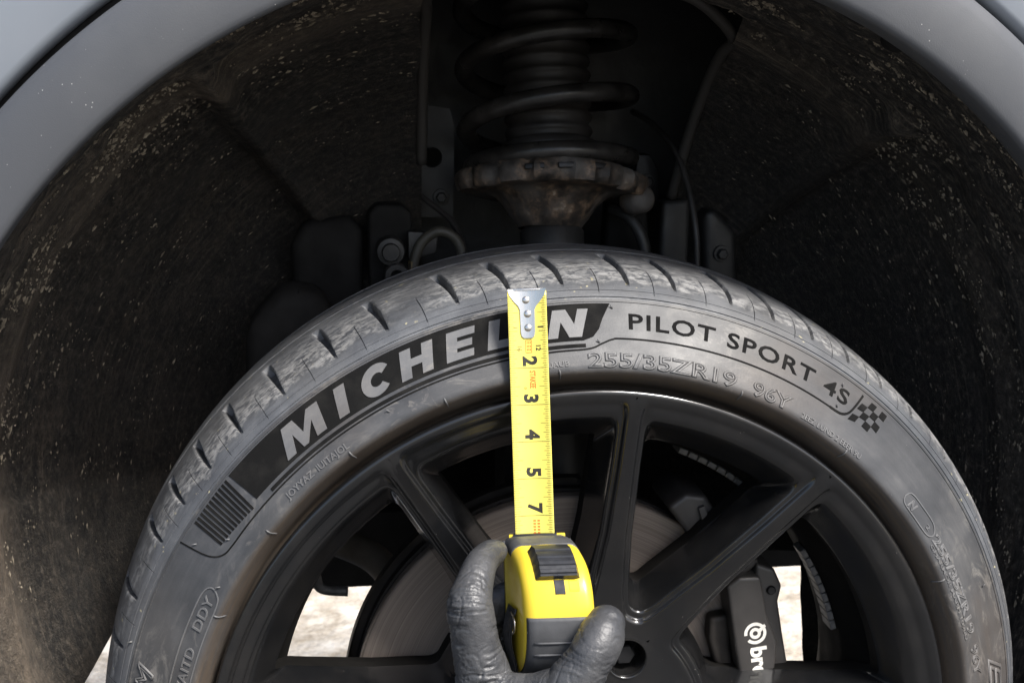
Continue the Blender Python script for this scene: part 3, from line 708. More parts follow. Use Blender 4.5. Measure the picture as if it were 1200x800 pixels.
def polar_map(th0, rb, rmid=None):
    """x metres clockwise along the arc from th0, y metres outward from radius rb"""
    rm = rmid or rb
    return lambda P, h: on_tyre(th0 - np.degrees(P[:, 0] / rm), rb + P[:, 1], h)

def fit_text(txt, th0, th1, rb, height, bold=0.0, h=0.0005, mat=None, name='lettering', outline=0.0, shear=0.0, capfrac=0.729, spacing=1.0):
    size = height / capfrac
    bm = bm_text(txt, size, bold, spacing, shear, outline)
    xs = [v.co.x for v in bm.verts]; want = math.radians(th0 - th1) * (rb + height / 2); sx = want / (max(xs) - min(xs)); x0 = min(xs)
    for v in bm.verts: v.co.x = (v.co.x - x0) * sx
    mp = polar_map(th0, rb, rb + height / 2)
    if outline:
        bm.verts.index_update()
        P = np.array([v.co[:] for v in bm.verts]); X = np.zeros_like(P)
        X = np.array([mp(P[i:i + 1, :2], P[i, 2] * 1.5 + 0.00015)[0] for i in range(len(P))])
        F_ = [[v.index for v in f.verts] for f in bm.faces]; bm.free()
        return mk(name, X, F_, mat or M_EMBOSS, tyre)
    grid_cut(bm, 0.004, 0.004)
    return emboss(name, bm, mp, h, mat or M_EMBOSS, tyre)

def bm_poly(loops):
    bm = bmesh.new()
    ed = []
    for lp_ in loops:
        vs = [bm.verts.new((x, y, 0)) for x, y in lp_]
        ed += [bm.edges.new((vs[i], vs[(i + 1) % len(vs)])) for i in range(len(vs))]
    bmesh.ops.triangle_fill(bm, edges=ed, use_beauty=True, normal=(0, 0, 1)); return bm

def polar_patch(name, poly, h, mat, th0, rb, cut=0.0035, parent=None):
    bm = bm_poly([poly]); grid_cut(bm, cut, cut)
    return emboss(name, bm, polar_map(th0, rb), h, mat, parent or tyre)

def dense(poly, st=0.004):
    out = []
    for i, p in enumerate(poly):
        q = poly[(i + 1) % len(poly)]; d = math.hypot(q[0] - p[0], q[1] - p[1]); n = max(1, int(d / st))
        out += [(p[0] + (q[0] - p[0]) * k / n, p[1] + (q[1] - p[1]) * k / n) for k in range(n)]
    return out

RB = 0.2835
def ax(th, r=RB): return math.radians(147.0 - th) * RB       # arc coordinate used on the name panel
# black name panel: from the stripes to the slanted, rounded right end
pan = [(ax(139.3), 0.0255), (ax(87.3), 0.0255), (ax(88.3), 0.0170), (ax(88.9), 0.0105), (ax(89.7), 0.0062), (ax(91.0), 0.0042), (ax(138.7), 0.0042)]
polar_patch('name_panel', dense(pan), 0.00045, M_BLACKRUB, 147.0, RB)['label'] = 'matte black panel behind the raised name'
# thin black strip under it
st_ = [(ax(136.5), 0.0022), (ax(90.8), 0.0022), (ax(90.8), 0.0002), (ax(136.5), 0.0002)]
polar_patch('panel_strip', dense(st_), 0.0004, M_BLACKRUB, 147.0, RB)
# black stripes at the left end, between ribs of rubber
for k in range(11):
    t0 = 139.8 + k * 0.62
    x0 = ax(t0 + 0.36); x1 = ax(t0); sk = 0.0048
    lo = 0.0020 + 0.00025 * k
    polar_patch('black_stripe', dense([(x0 - sk * 0.1, 0.0252), (x1 - sk * 0.1, 0.0252), (x1 + sk * 0.2 - 0.0008, lo), (x0 + sk * 0.2 - 0.0008, lo)]), 0.0004, M_BLACKRUB, 147.0, RB)
# tab outline
def line_strip(name, pts, w, h, mat, th0=147.0, rb=RB):
    P = np.array(pts); T = np.gradient(P, axis=0); T /= np.linalg.norm(T, axis=1)[:, None]; N = np.stack([-T[:, 1], T[:, 0]], 1) * w / 2
    bm = bmesh.new(); A = [bm.verts.new((*p, 0)) for p in P + N]; B = [bm.verts.new((*p, 0)) for p in P - N]
    for i in range(len(P) - 1): bm.faces.new((A[i], B[i], B[i + 1], A[i + 1]))
    return emboss(name, bm, polar_map(th0, rb), h, mat, tyre)
line_strip('panel_edge', crom([(ax(149.4), 0.0268), (ax(148.9), 0.014), (ax(148.3), 0.006), (ax(147.2), 0.0008), (ax(145.5), -0.0010), (ax(141.0), -0.0012), (ax(125), -0.0012), (ax(110), -0.0012), (ax(95), -0.0012), (ax(90.5), -0.0008), (ax(88.6), 0.0022), (ax(87.2), 0.0046), (ax(85.5), 0.0052), (ax(75), 0.0052), (ax(64), 0.0050), (ax(55.8), 0.0046)], 12), 0.0009, 0.00035, M_BLACKRUB)
line_strip('panel_edge', crom([(ax(55.8), 0.0046), (ax(54.0), 0.0050), (ax(52.9), 0.0085), (ax(52.3), 0.0150), (ax(51.8), 0.0240)], 10), 0.0014, 0.0004, M_BLACKRUB)

# raised name: block letters drawn in a unit box
def rectp(x0, y0, x1, y1): return [(x0, y0), (x1, y0), (x1, y1), (x0, y1)]
def c_shape(w):
    o = arcpts(0.52, 0.5, 0.52, 38, 322, 30); i = arcpts(0.54, 0.5, 0.22, 322, 38, 22)
    return [(x * w, y) for x, y in o + i]
LET = {
 'M': (1.36, [(0, 0), (0.30, 0), (0.36, 0.60), (0.58, 0), (0.74, 0), (1.0, 0.60), (1.04, 0), (1.36, 0), (1.27, 1), (0.92, 1), (0.69, 0.42), (0.47, 1), (0.10, 1)]),
 'I': (0.32, rectp(0, 0, 0.32, 1)),
 'C': (0.92, None),
 'H': (0.94, [(0, 0), (0.31, 0), (0.31, 0.37), (0.63, 0.37), (0.63, 0), (0.94, 0), (0.94, 1), (0.63, 1), (0.63, 0.63), (0.31, 0.63), (0.31, 1), (0, 1)]),
 'E': (0.80, [(0, 0), (0.80, 0), (0.80, 0.25), (0.31, 0.25), (0.31, 0.38), (0.74, 0.38), (0.74, 0.62), (0.31, 0.62), (0.31, 0.75), (0.80, 0.75), (0.80, 1), (0, 1)]),
 'L': (0.76, [(0, 0), (0.76, 0), (0.76, 0.27), (0.31, 0.27), (0.31, 1), (0, 1)]),
 'N': (0.98, [(0, 0), (0.29, 0), (0.29, 0.56), (0.62, 0), (0.98, 0), (0.98, 1), (0.69, 1), (0.69, 0.46), (0.36, 1), (0, 1)]),
}
for ch, tha, thb in (('M', 132.4, 126.0), ('I', 124.0, 122.5), ('C', 120.3, 116.2), ('H', 114.9, 110.6), ('E', 108.8, 105.2), ('L', 103.4, 100.0), ('I', 98.6, 97.1), ('N', 95.6, 91.2)):
    w, pl = LET[ch]
    if pl is None: pl = c_shape(0.90)
    x0 = ax(tha); sx = (ax(thb) - x0) / w; b0 = 0.0060; hh = 0.0162
    pl2 = [(x0 + x * sx + 0.34 * y * hh, b0 + y * hh) for x, y in pl]
    polar_patch('raised_letter', dense(pl2, 0.003), 0.0010, M_LETTER, 147.0, RB, 0.003)
fit_text('PILOT SPORT 4S', 85.0, 53.6, 0.2946, 0.0093, 0.014, 0.0004, M_BLACKRUB, spacing=1.12)
# chequered flag
for i in range(4):
    for j in range(4):
        if (i + j) % 2: continue
        def fp(u, v):
            ua, va = u / 4, v / 4
            tha = 51.2 - 3.7 * ua + (1.5 - 0.9 * ua) * (1 - va); rad_ = 0.2885 + 0.0190 * va + 0.0020 * math.sin(ua * 3.0) * (1 - va)
            return (math.radians(147 - tha) * RB, rad_ - RB)
        polar_patch('flag_square', dense([fp(i, j), fp(i + 1, j), fp(i + 1, j + 1), fp(i, j + 1)], 0.002), 0.0004, M_BLACKRUB, 147.0, RB, 0.002)
# moulded markings
fit_text('255/35ZR19', 90.8, 69.8, 0.2722, 0.0084, 0, 0, M_LETTER, outline=0.00055)
fit_text('96Y', 67.4, 61.2, 0.2722, 0.0084, 0, 0, M_LETTER, outline=0.00055)
fit_text('JOYYAZ  IUITAJOL', 135.6, 124.9, 0.2735, 0.0040, 0.01, 0.0006, M_LETTER)
fit_text('2EEZ LUND 2 EEER 9U', 59.4, 48.6, 0.2722, 0.0034, 0.005, 0.0006, M_LETTER)
fit_text('TUAUB', 97.0, 93.3, 0.2735, 0.0032, 0.005, 0.0006, M_LETTER)
fit_text('255/35ZR19', 31.6, 15.4, 0.2762, 0.0066, 0, 0, M_LETTER, outline=0.0004)
fit_text('GHARMOR MARH 1090U', 31.2, 15.2, 0.2726, 0.0024, 0.005, 0.0005, M_LETTER)
fit_text('96Y', 13.6, 8.9, 0.2762, 0.0066, 0, 0, M_LETTER, outline=0.0004)
fit_text('E/L', 10.2, -2.0, 0.2915, 0.0130, 0, 0, M_LETTER, outline=0.0006, shear=0.3)
fit_text('DDY', 157.6, 152.8, 0.2752, 0.0062, 0.005, 0.0007, M_LETTER)
fit_text('VAITD', 166.6, 160.2, 0.2742, 0.0060, 0.005, 0.0007, M_LETTER)
fit_text('M', 168.8, 165.2, 0.2960, 0.0110, 0, 0, M_LETTER, outline=0.0006, shear=0.3)
def ring_line(name, pts, w=0.0007, h=0.0006): line_strip(name, crom(pts, 10), w, h, M_LETTER)
ring_line('moulded_outline', [(ax(172), 0.0008), (ax(163), 0.0008), (ax(157), 0.0006), (ax(153.0), 0.0002), (ax(151.6), -0.0030), (ax(152.0), -0.0085), (ax(153.6), -0.0112), (ax(160), -0.0118), (ax(170), -0.0118)])
oval = [(ax(39.4), -0.0055), (ax(38.6), -0.0005), (ax(36), 0.0002), (ax(33), 0.0000), (ax(31.9), -0.0045), (ax(32.9), -0.0088), (ax(36), -0.0095), (ax(38.8), -0.0090), (ax(39.4), -0.0055)]
ring_line('moulded_outline', oval)
fit_text('N', 38.4, 36.6, 0.2752, 0.0060, 0, 0, M_LETTER, outline=0.0004, shear=0.4)
fit_text('2', 33.8, 33.0, 0.2770, 0.0030, 0.01, 0.0005, M_LETTER)
# mould flash ribs across the rim guard, vent whiskers
for th in (170, 154.5, 140.6, 125.2, 110.6, 94.6, 68.6, 50.8, 25.4, 8, -14, -40, -75, -110, -145, 190):
    pts = [on_tyre(th + 0.02 * k, r, 0.0002)[()] for k, r in enumerate(np.linspace(0.2640, 0.2722, 8))]
    V_, F_ = tube([Vector(p) for p in pts], [0.0003, 0.0005, 0.0005, 0.0005, 0.0005, 0.0006, 0.0006, 0.0003], 6); mk('mould_rib', V_, F_, M_LETTER, tyre)
for th, r in ((87.0, 0.3062), (89.0, 0.2862), (148.3, 0.3010), (145.0, 0.2860), (55.0, 0.3040), (54.8, 0.2905), (150.8, 0.2760), (118, 0.2785), (20, 0.300), (163.5, 0.3145)):
    b = Vector(on_tyre(th, r, 0.0)[()]); e_ = Vector(on_tyre(th + 0.28, r + 0.0014, 0.0020)[()])
    V_, F_ = tube([b, b.lerp(e_, 0.5), e_], [0.0007, 0.0005, 0.0003], 6); mk('vent_whisker', V_, F_, M_LETTER, tyre)

# --- rim face -------------------------------------------------------
rim = empty('rim', (0, 0, 0)); rim.parent = wheel; rim['label'] = 'satin black alloy rim with slim spokes'
SP = [(3.6, 3.4), (49.5, 53.0), (83.2, 77.0), (121.6, 120.6), (168.8, 169.5), (208, 208), (247, 247), (287, 287), (326, 326)]
SP = [(R(a), R(b)) for a, b in SP]; NS = len(SP)
ends = [(np.array([0.25 * math.cos(a), 0.25 * math.sin(a)]), np.array([0.08 * math.cos(b), 0.08 * math.sin(b)])) for a, b in SP]
def H(r): return np.interp(r, [0.0, 0.07, 0.09, 0.12, 0.16, 0.20, 0.235, 0.2465, 0.252], [0.046, 0.046, 0.0445, 0.039, 0.029, 0.0195, 0.0118, 0.0095, 0.0092])
def wtop(r): return np.interp(r, [0.08, 0.11, 0.15, 0.20, 0.25], [0.0140, 0.0095, 0.0062, 0.0050, 0.0048])
def sdist(p, i):
    a, b = ends[i]; d = b - a; L = np.hypot(*d); d = d / L
    return (p[..., 0] - a[0]) * d[1] - (p[..., 1] - a[1]) * d[0]
def smin(a, b, k):
    h = np.clip(0.5 + 0.5 * (b - a) / k, 0, 1); return b * (1 - h) + a * h - k * h * (1 - h)
def comps(p, i, j):
    r = np.hypot(p[..., 0], p[..., 1])
    return np.abs(sdist(p, i)) - wtop(r), np.abs(sdist(p, j)) - wtop(r), (0.2488 - r) * 0.41, (r - 0.0885) * 0.75
def dfield(p, i, j):
    a, b, c, d = comps(p, i, j)
    return smin(smin(a, b, 0.010), smin(c, d, 0.001), 0.0055)
LV = [0.0122, 0.0120, 0.0112, 0.0100, 0.0088, 0.0076, 0.0066, 0.0058, 0.0052, 0.0046, 0.0040, 0.0032, 0.0024, 0.0018, 0.0013, 0.0009, 0.0005, 0.0000, -0.0005, -0.0010, -0.0016]
def flank(d): return np.interp(d, [-0.0016, -0.0010, -0.0005, 0.0000, 0.0005, 0.0009, 0.0013, 0.0018, 0.0024, 0.0032, 0.0040, 0.0046, 0.0052, 0.0058, 0.0066, 0.0112, 0.0120, 0.0122], [0, 0.00012, 0.0004, 0.0009, 0.0017, 0.0025, 0.0031, 0.0034, 0.0034, 0.0034, 0.0037, 0.0042, 0.0054, 0.0074, 0.0105, 0.0325, 0.0355, 0.0375])
NPHI = 260
pool = {}
def emit(key, quad, nrm):
    vs, fs, ns = pool.setdefault(key, ([], [], [])); b = len(vs); vs += [tuple(q) for q in quad]; ns += [tuple(q) for q in nrm]; fs.append(tuple(range(b, b + len(quad))))
for w_ in range(NS):
    i, j = w_, (w_ + 1) % NS
    am = SP[i][0] + ((SP[j][0] - SP[i][0]) % (2 * math.pi)) / 2
    c = np.array([0.178 * math.cos(am), 0.178 * math.sin(am)])
    si, sj = np.sign(sdist(c, i)), np.sign(sdist(c, j))
    rho = np.linspace(0, 0.20, 1600)
    G = np.zeros((NPHI, len(LV) + 6, 2)); D = np.zeros((NPHI, len(LV) + 6))
    for q in range(NPHI):
        ph = 2 * math.pi * q / NPHI; e_ = np.array([math.cos(ph), math.sin(ph)])
        p = c + rho[:, None] * e_; r = np.hypot(p[:, 0], p[:, 1])
        out = (sdist(p, i) * si < 0) | (sdist(p, j) * sj < 0) | (r > 0.2520) | (r < 0.0800)
        kb = np.argmax(out) if out.any() else len(rho) - 1
        rb = rho[kb]; d = dfield(p, i, j)[:kb + 1]
        dm = np.minimum.accumulate(d)
        rl = [np.interp(-lv, -dm, rho[:kb + 1]) for lv in LV]
        rl = np.minimum(np.array(rl), rb)
        tail = rl[-1] + (rb - rl[-1]) * np.linspace(1 / 6, 1, 6)
        al = np.concatenate([rl, tail]); G[q] = c + al[:, None] * e_
        D[q] = np.concatenate([LV, np.full(6, -0.0016)])
    rr = np.hypot(G[..., 0], G[..., 1]); ca, cb, cc, cd = comps(G, i, j); wr = np.clip((np.minimum(np.minimum(ca, cb), cd) - cc) / 0.010 + 0.5, 0, 1); Y = H(rr) + flank(D) * (1 - 0.42 * wr * wr * (3 - 2 * wr))
    P3 = np.stack([G[..., 0], Y, G[..., 1]], -1)
    # inner wall of the window and the back face
    wall = P3[:, :1].copy(); wall[..., 1] += 0.016
    back = P3[:, -1:].copy(); back[..., 1] = H(np.hypot(back[..., 0], back[..., 2])) + 0.046
    P3 = np.concatenate([back, wall, P3], 1)
    Pf = P3[:, 2:]; du = np.roll(Pf, -1, 0) - np.roll(Pf, 1, 0); dv = np.gradient(Pf, axis=1); N3 = np.cross(du, dv); N3 = np.concatenate([N3[:, :1], N3[:, :1], N3], 1); N3 /= np.linalg.norm(N3, axis=-1, keepdims=True) + 1e-12
    flip = np.where(N3[:, -2:, 1].mean() > 0, -1, 1); N3 *= flip
    for q in range(NPHI):
        q2 = (q + 1) % NPHI
        for l in range(P3.shape[1] - 1):
            quad = [P3[q, l], P3[q, l + 1], P3[q2, l + 1], P3[q2, l]]; nr = [N3[q, l], N3[q, l + 1], N3[q2, l + 1], N3[q2, l]]
            m = (P3[q, max(l, 2)] + P3[q2, max(l, 2)]) / 2; mm = np.array([m[0], m[2]])
            cs = comps(mm, i, j); kk = int(np.argmin(cs))
            key = ('spoke', i) if kk == 0 else ('spoke', j) if kk == 1 else ('rim_ring', 0) if kk == 2 else ('hub_face', 0)
            if l < 2: key = ('window_web', 0)
            if flip > 0: quad = quad[::-1]; nr = nr[::-1]
            emit(key, quad, nr)
for key in sorted(pool):
    vs, fs, ns = pool[key]
    vs = np.array(vs); ns = np.array(ns); kq = np.round(vs * 2e5).astype(np.int64)
    u, first, inv = np.unique(kq, axis=0, return_index=True, return_inverse=True); inv = inv.reshape(-1)
    nv = np.zeros((len(u), 3)); np.add.at(nv, inv, ns); nv /= np.linalg.norm(nv, axis=1, keepdims=True) + 1e-12
    fs2 = []
    for f in fs:
        g_ = []
        for x in f:
            if inv[x] not in g_: g_.append(int(inv[x]))
        if len(g_) >= 3: fs2.append(g_)
    me = bpy.data.meshes.new(key[0]); me.from_pydata(vs[first].tolist(), [], fs2)
    me.polygons.foreach_set('use_smooth', [True] * len(me.polygons)); me.update()
    if key[0] == 'window_web': me.set_sharp_from_angle(angle=R(30))
    else: me.normals_split_custom_set_from_vertices(nv.tolist())
    link(key[0], me, rim, M_BARREL if key[0] == 'window_web' else M_RIM)
# flange and barrel
V, F = lathe([(0.2516, 0.00915), (0.2530, 0.0091), (0.2544, 0.0095), (0.2553, 0.0106), (0.2556, 0.0125), (0.2553, 0.0150), (0.2540, 0.0220), (0.2480, 0.0300)], 240); mk('flange', V, F, M_RIM, rim)
V, F = lathe([(0.2290, 0.052), (0.2240, 0.060), (0.2150, 0.072), (0.2090, 0.086), (0.2085, 0.135), (0.2160, 0.160), (0.2270, 0.190), (0.2420, 0.215), (0.2520, 0.222), (0.2550, 0.228), (0.2530, 0.232)], 200); mk('barrel', V, F, M_BARREL, rim)
# hub plate with bolt wells
bm = bmesh.new(); yh = 0.0453
LUG = [R(57 + 72 * k) for k in range(5)]; LR = 0.0625
e = loop(bm, arcpts(0, 0, 0.0803, 0, 360, 160)[:-1], yh) + loop(bm, arcpts(0, 0, 0.0330, 0, 360, 60)[:-1], yh)
for a in LUG: e += loop(bm, arcpts(LR * math.cos(a), LR * math.sin(a), 0.0140, 0, 360, 32)[:-1], yh)
bmesh.ops.triangle_fill(bm, edges=e, use_beauty=True); V, F = from_bm(bm); mk('hub_plate', V, F, M_RIM, rim, False)
for a in LUG:
    cx, cz = LR * math.cos(a), LR * math.sin(a)
    V, F = lathe([(0.0150, yh - 0.0006), (0.0142, yh - 0.0008), (0.0135, yh + 0.0005), (0.0128, yh + 0.004), (0.0125, yh + 0.022), (0.0, yh + 0.022)], 32, cx=cx, cz=cz); w = mk('bolt_well', V, F, M_RIM, rim)
    V, F = lathe([(0.0, 0.0), (0.0068, 0.0), (0.0078, 0.0012), (0.0080, 0.003), (0.0080, 0.012), (0.0105, 0.015), (0.011, 0.02)], 6, cx=cx, cz=cz)
    V = [(x, y + yh + 0.007, z) for x, y, z in V]; mk('lug_bolt', V, F, M_LUG, rim, sharp=30)
V, F = lathe([(0.0, yh - 0.004), (0.022, yh - 0.0035), (0.0295, yh - 0.0015), (0.0322, yh + 0.001), (0.0334, yh + 0.006)], 60); mk('centre_cap', V, F, M_RIM, rim, sharp=50)
# stick-on balance weights inside the barrel
def weight(th, y, tw, tilt=0.0):
    V, F = box(-0.0036, 0.0036, -0.009, 0.009, -0.0022, 0.0022, 0.0006, 1)
    o = mk('balance_weight', V, F, M_WEIGHT, rim, sharp=40); rr = 0.2062
    o.location = (rr * math.cos(R(th)), y, rr * math.sin(R(th))); o.rotation_euler = (0, R(90 - th), 0); return o
for k in range(7): weight(66.5 - k * 2.25, 0.097, 0)
for k in range(9): weight(31.5 - k * 2.15, 0.097, 0)

# ------------------------------------------------------------------ brake disc
disc = empty('brake_disc', (0, 0, HZ), label='scored iron brake disc behind the spokes', cat='brake disc')
V, F = lathe([(0.0905, 0.1002), (0.0915, 0.0990), (0.1545, 0.0990), (0.1558, 0.1002), (0.1562, 0.1020), (0.1562, 0.1085), (0.149, 0.109)], 200); mk('friction_ring', V, F, M_DISC, disc, sharp=30)
V, F = lathe([(0.0905, 0.119), (0.149, 0.1175), (0.1562, 0.1175), (0.1562, 0.127), (0.09, 0.127)], 160); mk('friction_ring', V, F, M_DISCDARK, disc, sharp=30)
V, F = lathe([(0.03, 0.0735), (0.078, 0.0735), (0.0815, 0.0755), (0.083, 0.080), (0.0835, 0.1005), (0.0908, 0.1012)], 140); mk('disc_hat', V, F, M_DISCDARK, disc, sharp=40)
V, F = lathe([(0.06, 0.135), (0.10, 0.137), (0.160, 0.137), (0.1635, 0.131), (0.1630, 0.122)], 120, R(85), R(215)); mk('dust_shield', V, F, M_DISCDARK, disc, sharp=40)
vv = []
for k in range(72):
    a = 2 * math.pi * k / 72; vv.append(k)
vent = mk('cooling_vane', *box(0.12, 0.1545, 0.1085, 0.1175, -0.0014, 0.0014), M_DISCDARK, disc, False)
for k in range(1, 60):
    o = vent.copy(); COL.objects.link(o); o.parent = disc; o.rotation_euler = (0, R(6 * k), 0)

# ------------------------------------------------------------------ caliper
cal = empty('brake_caliper', (0, 0, HZ), label='dark grey brake caliper with white round logo and name', cat='brake caliper')
face = [(0.112, 0.092), (0.121, 0.099), (0.137, 0.099), (0.1405, 0.083), (0.1425, 0.070), (0.147, 0.058), (0.1515, 0.048), (0.1505, 0.030), (0.149, 0.018), (0.152, 0.0), (0.150, -0.02), (0.1515, -0.05), (0.1405, -0.083), (0.132, -0.10), (0.112, -0.092), (0.121, -0.045), (0.1245, -0.010), (0.1245, 0.020), (0.119, 0.050)]
V, F = prism(face, 0.0700, 0.096, 0.0028, 3); mk('caliper_body', V, F, M_CALIPER, cal, sharp=50)
outer = [(0.136, 0.106), (0.150, 0.101), (0.156, 0.088), (0.1535, 0.076), (0.158, 0.050), (0.1635, 0.022), (0.166, -0.01), (0.160, -0.05), (0.150, -0.10), (0.13, -0.106)]
V, F = prism(outer, 0.078, 0.140, 0.003, 3); mk('bridge', V, F, M_CALIPER, cal, sharp=50)
arm = [(0.070, 0.150), (0.083, 0.160), (0.098, 0.158), (0.112, 0.136), (0.140, 0.106), (0.126, 0.092), (0.108, 0.090), (0.098, 0.105), (0.085, 0.130)]
V, F = prism(arm, 0.081, 0.140, 0.004, 3); mk('upper_bridge', V, F, M_CALIPER, cal, sharp=50)
V, F = prism([(0.0915, 0.150), (0.096, 0.152), (0.113, 0.100), (0.107, 0.098)], 0.0765, 0.083, 0.001); mk('rib', V, F, M_CALIPER, cal, sharp=50)
V, F = prism([(0.104, 0.064), (0.118, 0.066), (0.123, 0.020), (0.117, 0.018), (0.108, 0.030), (0.103, 0.048)], 0.083, 0.097, 0.004, 3); mk('pad_backing', V, F, M_DISCDARK, cal, sharp=50)
for x, z, y in ((0.1475, 0.0855, 0.0755), (0.114, 0.118, 0.0785)):
    V, F = lathe([(0.0, y), (0.0026, y), (0.0032, y + 0.0006), (0.0036, y + 0.0030), (0.0050, y + 0.0032), (0.0052, y + 0.0045)], 18, cx=x, cz=z); mk('caliper_bolt', V, F, M_LUG, cal, sharp=40)
def flat_map(ox, oz, rot, y):
    c, s = math.cos(rot), math.sin(rot)
    return lambda P, h: np.stack([ox + P[:, 0] * c - P[:, 1] * s, np.full(len(P), y) - h, oz + P[:, 0] * s + P[:, 1] * c], -1)
# round emblem: ring with a b-shaped bowl and slash
bm = bm_poly([arcpts(0, 0, 0.0083, -62, 262, 40) + arcpts(0, 0, 0.0060, 262, -62, 34)]); emboss('emblem', bm, flat_map(0.1343, 0.0558, R(-70), 0.0700), 0.0004, M_WHITE, cal)
bm = bm_poly([arcpts(0, 0, 0.0042, 0, 360, 30)[:-1], arcpts(0, 0, 0.0019, 0, 360, 20)[:-1]]); emboss('emblem', bm, flat_map(0.1343, 0.0558, 0, 0.0700), 0.00042, M_WHITE, cal)
bm = bm_poly([[(0.0022, 0.0030), (0.0042, 0.0012), (0.0078, 0.0052), (0.0066, 0.0070)]]); emboss('emblem', bm, flat_map(0.1343, 0.0558, 0, 0.0700), 0.00044, M_WHITE, cal)
bm = bm_text('brembo', 0.0165, 0.035, 1.0); emboss('lettering', bm, flat_map(0.1313, 0.0448, R(-83), 0.0700), 0.0004, M_WHITE, cal)

# ------------------------------------------------------------------ tape measure
TU = Vector((-0.0070278, 0.2108327, 0.9774969)); TV = Vector((-0.1447622, -0.9674383, 0.2076224)); TW = TU.cross(TV)
ORG = Vector((-0.0419, -0.0250, 0.1689 + HZ))
MT = Matrix((( TW.x, TU.x, TV.x, ORG.x), (TW.y, TU.y, TV.y, ORG.y), (TW.z, TU.z, TV.z, ORG.z), (0, 0, 0, 1)))   # local x = right, y = along the blade, z = toward the viewer
tape = empty('tape_measure', (0, 0, 0), label='yellow and grey tape measure with its blade drawn up the tyre', cat='tape measure')
tape.matrix_world = MT
BL = 0.1565; BW = 0.0122; SAG = 0.0030
def bz(x): return SAG * (abs(x) / BW) ** 2 - SAG * 0.5
V = []; F = []; nx_, nb = 14, 40
for i in range(nb + 1):
    for k in range(nx_ + 1):
        x = -BW + 2 * BW * k / nx_; V.append((x, -0.012 + (BL + 0.012 - 0.0006) * i / nb, bz(x)))
for i in range(nb):
    for k in range(nx_): a = i * (nx_ + 1) + k; F.append((a, a + 1, a + nx_ + 2, a + nx_ + 1))
blade = mk('blade', V, F, M_BLADE, tape)
sol = blade.modifiers.new('thick', 'SOLIDIFY'); sol.thickness = 0.00025; sol.offset = -1
def blade_map(ox, oy, rot):
    c, s = math.cos(rot), math.sin(rot)
    def f(P, h):
        x = ox + P[:, 0] * c - P[:, 1] * s; y = oy + P[:, 0] * s + P[:, 1] * c
        return np.stack([x, y, SAG * (np.abs(x) / BW) ** 2 - SAG * 0.5 + h], -1)
    return f
def decal(name, bm, mp, mat, parent=None, h=0.00008, cut=0.002):
    if cut: grid_cut(bm, cut, cut)
    bm.verts.index_update(); P2 = np.array([v.co[:2] for v in bm.verts]); X = mp(P2, h); F_ = [[v.index for v in f.verts] for f in bm.faces]; bm.free()
    return mk(name, X, F_, mat, parent or blade, False)
INCH = 0.02334
def yline(i): return BL - (0.0491 + (i - 2) * INCH)          # y of the line numbered i (2, 3, 4, 5, then 7)
bm = bmesh.new(); bmd = bmesh.new()
def quad(b, x0, x1, y0, y1): b.faces.new([b.verts.new(p) for p in ((x0, y0, 0), (x1, y0, 0), (x1, y1, 0), (x0, y1, 0))])
for k in range(-32, 16 * 5 + 8):
    y = yline(2) - k * INCH / 16
    if y > BL - 0.002 or y < -0.006: continue
    m = k % 16
    if m == 0: continue
    L = 0.0062 if m == 8 else 0.0046 if m % 4 == 0 else 0.0036 if m % 2 == 0 else 0.0030
    for s in (-1, 1):
        x0, x1 = (-BW + 0.0002, -BW + L) if s < 0 else (BW - L, BW - 0.0002)
        quad(bm, x0, x1, y - 0.00011, y + 0.00011)
for i in (2, 3, 4, 5, 6): quad(bmd, -BW + 0.0001, BW - 0.0001, yline(i) - 0.00016, yline(i) + 0.00016)
quad(bmd, -BW + 0.0002, -BW + 0.0055, yline(1) - 0.00018, yline(1) + 0.00018); quad(bmd, BW - 0.0055, BW - 0.0002, yline(1) - 0.00018, yline(1) + 0.00018)
decal('tick_marks', bm, blade_map(0, 0, 0), M_PRINTG, cut=0.0015); decal('inch_lines', bmd, blade_map(0, 0, 0), M_PRINT, cut=0.0015)
def tnum(txt, i, size, dx=0.0, dy=0.0, bold=0.03, mat=None, nm='numeral', sx=1.0):
    b = bm_text(txt, size, bold, 1.0, 0.0, 0, 'LEFT'); xs = [v.co.x for v in b.verts]; ys = [v.co.y for v in b.verts]
    mx, my = max(xs), (max(ys) + min(ys)) / 2
    for v in b.verts: v.co.x = (v.co.x - mx) * sx; v.co.y -= my
    return decal(nm, b, blade_map(dx, yline(i) + 0.0012 + dy, R(-90)), mat or M_PRINT)
for t_, i in (('2', 2), ('3', 3), ('4', 4), ('5', 5), ('7', 6)): tnum(t_, i, 0.0120, 0.0006, 0, 0.045)
tnum('1', 1, 0.0050, 0.0080, 0.0008, 0.04); tnum('1', 1, 0.0040, -0.0080, 0.0008, 0.0, M_PRINTG)
tnum('12', 2, 0.0042, 0.0062, 0.0095); tnum('16', 2, 0.0040, -0.0056, 0.0095, 0.0, M_PRINTG)
tnum('STAKEE', 3, 0.0050, 0.0020, 0.0092, 0.03, M_ORANGE, 'lettering', 0.66); tnum('o', 3, 0.0030, -0.0028, 0.0085, 0.02, M_ORANGE, 'lettering')
bm = bmesh.new()
for x0, x1, y0, y1 in ((-0.0020, 0.0022, 0.0155, 0.0159), (-0.0020, 0.0022, 0.0232, 0.0236), (-0.0020, -0.0016, 0.0155, 0.0236), (0.0018, 0.0022, 0.0155, 0.0236)): quad(bm, x0, x1, y0 - 0.006 + yline(2), y1 - 0.006 + yline(2))
for k in range(3):
    for q in range(3): quad(bm, -0.0011 + k * 0.0010, -0.0005 + k * 0.0010, 0.0108 + q * 0.0022 + yline(2), 0.0122 + q * 0.0022 + yline(2))
